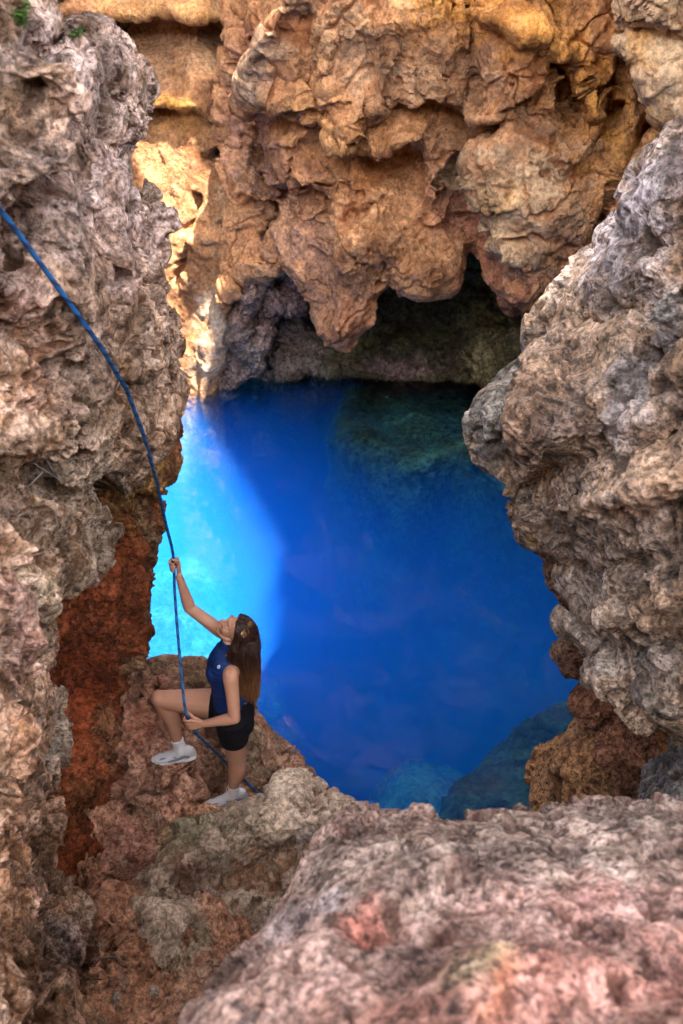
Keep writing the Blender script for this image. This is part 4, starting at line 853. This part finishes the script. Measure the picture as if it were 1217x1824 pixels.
finish(bm, 'shorts', M_short, body, voxel=.005, smooth=5)

# hair
hm = NT('hair'); v = hm.coords(); at_ = hm.attr('tip').outputs['Fac']; nn_ = hm.noise(v, 60, 3)
c_ = hm.mix(hm.math('MULTIPLY', at_, hm.mapr(nn_, .3, .7, .6, 1.0)), (.030, .013, .010), (.27, .125, .05))
c_ = hm.mix(1.0, c_, hm.mix(hm.attr('rnd').outputs['Fac'], (.35, .33, .32), (2.1, 1.95, 1.8)), 'MULTIPLY')
hm.bsdf(c_, .44, None, Specular_IOR_Level=.45)
rng = np.random.default_rng(4)
verts, faces, tips, rnds = [], [], [], []
def ribbon(pts, r0):
    pts = np.array(pts); t = np.concatenate([[0], np.cumsum(np.linalg.norm(np.diff(pts, axis=0), axis=1))]); D_ = hermite(pts, t, [5] * (len(pts) - 1))
    k_tip = rng.uniform(); k_rn = rng.uniform(); T, A1, B1 = frames(D_, rng.normal(size=3)); m_ = len(D_); b0 = len(verts)
    for k in range(m_):
        r = r0 * (1 - .75 * (k / (m_ - 1)) ** 2); tt = sstep(2.52, 2.10, D_[k, 2] + (k_tip - .5) * .12) * .95
        for a in (0, 2.094, 4.188): verts.append(D_[k] + A1[k] * math.cos(a) * r + B1[k] * math.sin(a) * r); tips.append(tt); rnds.append(k_rn)
    for k in range(m_ - 1):
        for q in range(3):
            faces.append((b0 + k * 3 + q, b0 + k * 3 + (q + 1) % 3, b0 + k * 3 + 3 + (q + 1) % 3, b0 + k * 3 + 3 + q))
cc = HL(0, -.012, .022)
R_ = lambda d_, e: cc + rR * (d_ @ rR) * (.078 + e) + fF * (d_ @ fF) * (.096 + e) + uU * (d_ @ uU) * (.088 + e)
for k in range(3000):
    fr_ = rng.uniform(0, 1) ** .9; s_ = 1 if rng.uniform() < .42 else -1      # s_ = -1: the side nearer the viewer
    a0 = lerp(1.0, -1.25, fr_); lay = rng.uniform(0, 1); spread = rng.uniform(0, 1) ** .7
    d0 = unit(uU * math.cos(a0) + fF * math.sin(a0) + rR * s_ * rng.uniform(0, .35)); ss = rR * s_ * spread
    p0 = R_(d0, .001); p1 = R_(unit(d0 * .8 + ss * .85 + V(.03, 0, 0) - V(.05, 0, 0) * (1 - fr_)), .004 + .008 * lay); p2 = R_(unit(d0 * (.30 + .5 * (1 - spread)) + ss * 1.05 + V(lerp(-.18, .40, fr_) + .3 * (1 - spread), 0, -.20)), .006 + .012 * lay)
    yy = 4.20 + s_ * .095 * spread; jx_h = rng.normal() * .007; inn = .012 * lay
    x3 = lerp(-.700, -.53, fr_) + .02 * (1 - spread); x4 = lerp(-.668, -.528, fr_) + .015 * (1 - spread); x5 = lerp(-.64, -.545, fr_)
    p2 = V(max(p2[0], lerp(-.722, -.54, fr_)), p2[1], p2[2])
    p3 = V(min(x3 + jx_h, -.53 + inn), yy, 2.505 + .02 * rng.normal()); p4 = V(min(x4 + jx_h, -.528 + inn), 4.19 + (yy - 4.19) * .9, 2.36); p5 = V(x5 + jx_h * 1.6, 4.18 + (yy - 4.18) * .7 + rng.normal() * .006, rng.normal(2.125, .022) + .03 * (1 - fr_))
    wv_ = rng.normal(size=3) * (.016 if rng.uniform() < .06 else .004)
    ribbon([p0, p1, p2, p3 + wv_, p4 - wv_, lerp(p4, p5, .55) + wv_ * .7, p5], rng.uniform(.0014, .0028))
bm = bmesh.new(); ellipsoid(bm, HL(0, -.034, .030), ax, (.076, .074, .080), 24)
tube(bm, [HL(0, -.05, .03), V(-.597, 4.20, 2.50), V(-.588, 4.19, 2.36), V(-.590, 4.185, 2.22), V(-.590, 4.18, 2.16)], [(.06, .075), (.058, .078), (.050, .068), (.034, .050), (.018, .036)], seg=16, ref=(1, 0, 0))
bm.verts.index_update(); b0 = len(verts)
for v_ in bm.verts: verts.append(np.array(v_.co)); tips.append(float(sstep(2.40, 2.10, v_.co.z)) * .6); rnds.append(.3)
for f_ in bm.faces: faces.append(tuple(b0 + q.index for q in f_.verts))
bm.free()
me = bpy.data.meshes.new('hair'); me.from_pydata([tuple(p) for p in verts], [], faces); me.polygons.foreach_set('use_smooth', np.ones(len(faces), bool))
a_ = me.attributes.new('rnd', 'FLOAT', 'POINT'); a_.data.foreach_set('value', np.array(rnds, np.float32))
a_ = me.attributes.new('tip', 'FLOAT', 'POINT'); a_.data.foreach_set('value', np.array(tips, np.float32))
hair = link('hair', me, hm.m, body)

# socks and shoes
def shoe(ank, fwd, upv, lift=0.0):
    """ank: ankle centre; fwd: toe direction; upv: sole normal"""
    upv = unit(upv); fwd = unit(fwd - upv * (fwd @ upv)); lat = np.cross(upv, fwd)
    O = ank - upv * .085 - fwd * .004      # ground point under the ankle
    L = lambda f, l, u: O + fwd * f + lat * l + upv * u
    root = bmesh.new()
    prof = [(-.058, .026, .040, .088), (-.042, .035, .052, .118), (0, .039, .055, .120), (.035, .038, .052, .108), (.07, .040, .046, .078), (.10, .045, .040, .064), (.135, .048, .034, .052), (.17, .044, .029, .044), (.198, .032, .022, .034)]
    tube(root, [L(f, 0, (h_ + .018) / 2) for f, w_, q_, h_ in prof], [((h_ - .006) / 2, w_) for f, w_, q_, h_ in prof], seg=20, ref=upv, sub=4)
    up = finish(root, 'shoe', M_shoe, body, voxel=.004, smooth=3)
    b = bmesh.new()
    sp = [(-.066, .034, .036), (-.03, .046, .038), (.02, .041, .026), (.07, .042, .021), (.12, .050, .018), (.17, .046, .016), (.205, .030, .016)]
    tube(b, [L(f, 0, t_ * .62 + (.012 if f > .18 else 0) + (.003 if f < -.04 else 0)) for f, w_, t_ in sp], [(t_ * .62, w_) for f, w_, t_ in sp], seg=20, ref=upv, sub=4)
    finish(b, 'sole', M_sole, up, voxel=.004, smooth=2)
    for s_ in (-1, 1):
        b = bmesh.new()
        tube(b, [L(-.045, s_ * .038, .058), L(-.01, s_ * .043, .070), L(.03, s_ * .044, .050), L(.07, s_ * .043, .040), L(.10, s_ * .046, .034)], [(.012, .004), (.013, .004), (.010, .004), (.012, .004), (.007, .004)], seg=10, ref=upv, sub=4)
        tube(b, [L(.03, s_ * .039, .050), L(.055, s_ * .036, .068), L(.06, s_ * .022, .080)], [(.006, .003)] * 3, seg=8, sub=4)
        finish(b, 'side_overlay', M_shoe2, up)
    b = bmesh.new(); tube(b, [L(.12, 0, .056), L(.16, 0, .046), L(.19, 0, .034)], [(.004, .038), (.004, .036), (.003, .024)], seg=10, ref=upv, sub=4); finish(b, 'toe_cap', M_shoe2, up)
    b = bmesh.new()
    for k in range(5):
        f = .035 + .018 * k; h_ = .104 - .0095 * k
        tube(b, [L(f, -.024, h_ - .010), L(f + .004, 0, h_ + .001), L(f, .024, h_ - .010)], [.0028] * 3, seg=6, sub=3)
    for s_ in (-1, 1): tube(b, [L(.040, 0, .104), L(.050, s_ * .018, .132), L(.036, s_ * .036, .130), L(.034, s_ * .020, .112), L(.040, 0, .106)], [.0024] * 5, seg=6, sub=4)
    finish(b, 'laces', M_lace, up)
shoe(LA + V(0, 0, -.025), V(-1, -.25, .02), V(0.0, 0, 1)); shoe(RA + V(.004, 0, -.03), V(-1, -.06, -.03), V(-.05, -.06, 1))
for a_, b_, dx in ((RK, RA, .004), (LK, LA, 0)):
    bm = bmesh.new(); s0, s1 = lerp(a_, b_, .80), b_ + V(dx, 0, -.055)
    tube(bm, [s0 * 1.0, lerp(s0, s1, .06), lerp(s0, s1, .12), lerp(s0, s1, .5), s1], [.041, .045, .042, .042, .044], seg=20, caps=False); finish(bm, 'sock', M_sock, body, voxel=.004, smooth=2)

# sunglasses pushed up on her head
lm = NT('mirror_lens'); lm.bsdf((1.0, .72, .38), .12, None, Metallic=.9)
M_frame = simple_mat('glasses_frame', (.035, .02, .012), .25)
gn = unit(uU * .88 + fF * .20 - rR * .42); gr = unit(rR - gn * (rR @ gn)); gu = np.cross(gn, gr)
gc = HL(0, -.012, .022) + gn * .118
gl_ = bpy.data.objects.new('sunglasses', None); COL.objects.link(gl_); gl_.location = gc
tag(gl_, 'gold mirrored sunglasses pushed up on the woman\'s dark hair', 'sunglasses')
def G(a, b, c=0): return gr * a + gu * b + gn * c
b = bmesh.new()
for s_ in (-1, 1):
    outl = [G(s_ * (.034 + .027 * math.copysign(abs(math.cos(t)) ** .7, math.cos(t))), .022 * math.copysign(abs(math.sin(t)) ** .7, math.sin(t)), -.004 - .10 * (.034 + .027 * math.cos(t)) ** 1.0) for t in np.linspace(0, 2 * math.pi, 25)]
    tube(b, outl, [.0028] * 25, seg=6, sub=1, caps=False)
    tube(b, [G(s_ * .060, .010, -.010), G(s_ * .074, .004, -.030), G(s_ * .078, -.030, -.085)], [.003, .003, .002], seg=6, sub=4)
    lb = bmesh.new(); vs_ = [lb.verts.new(q * .97) for q in outl[:-1]]; c0 = lb.verts.new(np.mean(outl[:-1], 0) + gn * .003)
    for k in range(24): lb.faces.new((vs_[k], vs_[(k + 1) % 24], c0))
    r_ = bmesh.ops.solidify(lb, geom=lb.faces[:], thickness=.0015); finish(lb, 'lens', lm.m, gl_)
tube(b, [G(-.012, .006, -.004), G(0, .010, -.002), G(.012, .006, -.004)], [.0026] * 3, seg=6)
finish(b, 'frame', M_frame, gl_)

# ================================================================== ROPE
rm = NT('blue_rope'); v = rm.coords(); tw = rm.attr('twist').outputs['Fac']
w1 = rm.math('SINE', tw, 0); k1 = rm.mapr(w1, .2, .75); nz = rm.noise(v, 300, 3)
c_ = rm.mix(k1, (.006, .10, .30), (.004, .03, .11)); c_ = rm.mix(rm.mapr(nz, .62, .75, 0, .5), c_, (.05, .25, .5))
rm.bsdf(c_, .6, rm.bump(rm.math('ADD', w1, nz), .0015, .8))
tA = bvh(A) if 'A' in globals() else None
rp = []
for px, py, Y in ((-620, -420, 1.9), (-480, -220, 2.0), (-340, -40, 2.1), (-230, 95, 2.2), (-130, 215, 2.35), (-60, 295, 2.45), (0, 372, 2.6), (50, 437, 2.85), (100, 508, 3.1), (150, 575, 3.4), (187, 628, 3.65), (210, 662, 3.8), (235, 712, 3.95), (257, 770, 4.1), (270, 820, 4.2), (285, 880, 4.3), (298, 950, 4.42)):
    q = P(px, py, Y)
    if tA is not None and py < 870:
        hs = [ray(tA, px + dx, py + dy) for dx in (-18, -8, 0, 8, 14) for dy in (-18, -8, 0, 8, 18)]; hs = [h[1] for h in hs if h is not None]
        if hs: q = P(px, py, min(hs) - .03)
    rp.append(q)
rp += [P(308, 985, 4.45), GR, P(311, 1045, 4.44), P(314.5, 1100, 4.35), P(319.5, 1160, 4.2), P(325, 1220, 4.06), P(330, 1262, 3.985), GL, P(347, 1303, 3.99), P(362, 1319, 4.10), P(381, 1337, 4.22), P(410, 1366, 4.36), P(440, 1393, 4.40), P(456, 1408, 4.36), P(475, 1430, 4.25), P(490, 1460, 4.2)]
rp = np.array(rp); t = np.concatenate([[0], np.cumsum(np.linalg.norm(np.diff(rp, axis=0), axis=1))])
for _ in range(2):
    q = rp.copy(); q[1:17] = (rp[:16] + rp[1:17] * 2 + rp[2:18]) / 4; rp = q
D_ = hermite(rp, t, [max(3, int(d / .006)) for d in np.diff(t)]); T, A1, B1 = frames(D_, (0, 1, 0)); sg = 12
s_l = np.concatenate([[0], np.cumsum(np.linalg.norm(np.diff(D_, axis=0), axis=1))])
an = np.linspace(0, 2 * np.pi, sg + 1)
X = (D_[:, None, :] + .0092 * (1 + .05 * np.sin(3 * an[None, :, None] + s_l[:, None, None] * 160)) * (A1[:, None, :] * np.cos(an)[None, :, None] + B1[:, None, :] * np.sin(an)[None, :, None]))
twv = (an[None, :] * 1.0 + s_l[:, None] * 75.0)
me = grid_mesh('climbing_rope', X.reshape(-1, 3), len(D_), sg + 1, flip=True, attrs={'twist': twv.ravel()})
rope = tag(link('climbing_rope', me, rm.m), 'long blue rope hanging down the left wall into the woman\'s hands', 'rope')

# ================================================================== LOOSE STONES, PLANTS, TWIGS
tK, tA_ = bvh(K), bvh(A)
rng = np.random.default_rng(12)
def stone_mesh(r, seed):
    bm = bmesh.new(); bmesh.ops.create_icosphere(bm, subdivisions=4, radius=1.0)
    X_ = np.array([v.co for v in bm.verts]); k_ = np.array([1.0, rng.uniform(.7, .95), rng.uniform(.5, .75)])
    n_ = fbm(X_ + seed * 3.1, .9, 3, seed, .5, 2) * .35 + fbm(X_ + seed, .25, 2, seed + 5) * .08
    X_ = X_ * (1 + n_[:, None]) * k_ * r
    for v, x in zip(bm.verts, X_): v.co = x
    me = bpy.data.meshes.new('stone'); bm.to_mesh(me); bm.free()
    me.polygons.foreach_set('use_smooth', np.ones(len(me.polygons), bool))
    a_ = me.color_attributes.new('col', 'FLOAT_COLOR', 'POINT')
    base = np.array([(.44, .24, .16), (.52, .42, .34), (.40, .17, .10), (.50, .32, .22)][seed % 4])
    a_.data.foreach_set('color', np.tile(np.append(base, 1), len(me.vertices)).astype(np.float32)); return me
for k in range(30):
    px_, py_ = rng.uniform(140, 420), rng.uniform(1490, 1815)
    h = ray(tK, px_, py_)
    if h is None or (py_ < 1560 and px_ > 300): continue
    r_ = rng.uniform(.014, .036) * (1.3 if rng.uniform() < .15 else 1)
    o = link('stone', stone_mesh(r_, k), M_ledge); o.location = h + np.array([0, 0, r_ * .15]); o.rotation_euler = (rng.uniform(-.4, .4), rng.uniform(-.4, .4), rng.uniform(0, 6.3))
    tag(o, 'small loose stone lying on the red dirt slope below the ledge', 'stone', 'loose stones on the slope')
def leaf_mat(name, col):
    m = NT(name); v = m.coords(); n = m.noise(v, 80, 3)
    m.bsdf(m.mix(n, tuple(x * .7 for x in col), tuple(x * 1.4 for x in col)), .5, None, Subsurface_Weight=.1, Subsurface_Scale=.01); return m.m
M_leaf = leaf_mat('sprig_leaf', (.10, .24, .05)); M_dry = leaf_mat('dry_grass', (.55, .42, .10)); M_twig = simple_mat('dry_twig', (.42, .38, .38), .8, nscale=200)
def leaf_blade(vs, fs, p, d, n, L_, w_, curl=.3):
    d = d / np.linalg.norm(d); s_ = np.cross(d, n); s_ = s_ / (np.linalg.norm(s_) + 1e-9); n = np.cross(s_, d); b = len(vs)
    for k in range(6):
        t = k / 5; c = p + d * L_ * t - n * L_ * curl * t * t; ww = w_ * math.sin(math.pi * min(1, .12 + t * .88)) * (1 - .2 * t)
        vs += [c - s_ * ww, c + n * ww * .35, c + s_ * ww]
    for k in range(5):
        for q in (0, 1): fs.append((b + k * 3 + q, b + k * 3 + q + 1, b + k * 3 + 4 + q, b + k * 3 + 3 + q))
def sprig(px, py, n_stem, h_, mat, label, dry=False, seed=0):
    h = ray(tA_, px, py)
    if h is None: return
    r = np.random.default_rng(seed); root = bpy.data.objects.new('plant', None); COL.objects.link(root); root.location = h
    tag(root, label, 'plant'); vs, fs = [], []; bm = bmesh.new()
    for k in range(n_stem):
        d = np.array([r.normal() * .5, -.35 + r.normal() * .3, (-1.0 if dry else 1.0)]); d /= np.linalg.norm(d); L_ = h_ * r.uniform(.6, 1)
        pts = [np.array([r.normal() * .01, .01, 0]), d * L_ * .5 + np.array([0, 0, .0]), d * L_ + np.array([r.normal() * .015, 0, 0])]
        tube(bm, pts, [.0022, .0018, .001], seg=5, sub=3)
        for q in range(4 if dry else 11):
            t = (q + 1) / (4 if dry else 11); p = lerp(pts[0], pts[2], t); a = r.uniform(0, 6.28)
            dd = np.array([math.cos(a), math.sin(a), (-1.2 if dry else .45)]); leaf_blade(vs, fs, p, dd, np.array([0, 0, 1.0]) + .3 * r.normal(size=3), r.uniform(.7, 1.2) * (.06 if dry else .035), .006 if dry else .0055)
    finish(bm, 'stem', mat, root)
    me = bpy.data.meshes.new('foliage'); me.from_pydata([tuple(q) for q in vs], [], fs); link('foliage', me, mat, root)
def twigs(px, py, segs, label, t_):
    h0 = ray(t_, px, py)
    if h0 is None: return
    bm = bmesh.new()
    for line in segs:
        pts = []
        for x, y in line:
            h = ray(t_, x, y)
            if h is not None: d = CAM - h; pts.append(h + d / np.linalg.norm(d) * .018 - h0)
        if len(pts) > 1: tube(bm, pts, [.0035] + [.0028] * (len(pts) - 2) + [.0015], seg=6, sub=4)
    o = finish(bm, 'twig', M_twig); o.location = h0; tag(o, label, 'twig')

# small plants and twigs on the left wall and on the slope
sprig(42, 52, 5, .085, M_leaf, 'green leafy sprig growing from a hollow high on the left wall', seed=1)
sprig(140, 68, 3, .045, M_leaf, 'tiny green tuft on the top edge of the left wall', seed=2)
sprig(118, 8, 7, .07, M_dry, 'dry yellow grass tuft hanging at the top of the left wall', dry=True, seed=3)
twigs(75, 845, [[(60, 825), (80, 838), (108, 855)], [(75, 842), (55, 862), (48, 868)], [(85, 822), (96, 840)]], 'forked dry twigs caught on the left wall below the rope', tA_)
twigs(98, 915, [[(97, 880), (96, 905), (102, 930), (106, 950)]], 'single thin dry twig hanging on the left wall', tA_)
twigs(190, 1706, [[(170, 1708), (195, 1704), (212, 1706)], [(205, 1698), (220, 1712), (228, 1708)]], 'thin grey twigs lying on the red dirt slope', tK)
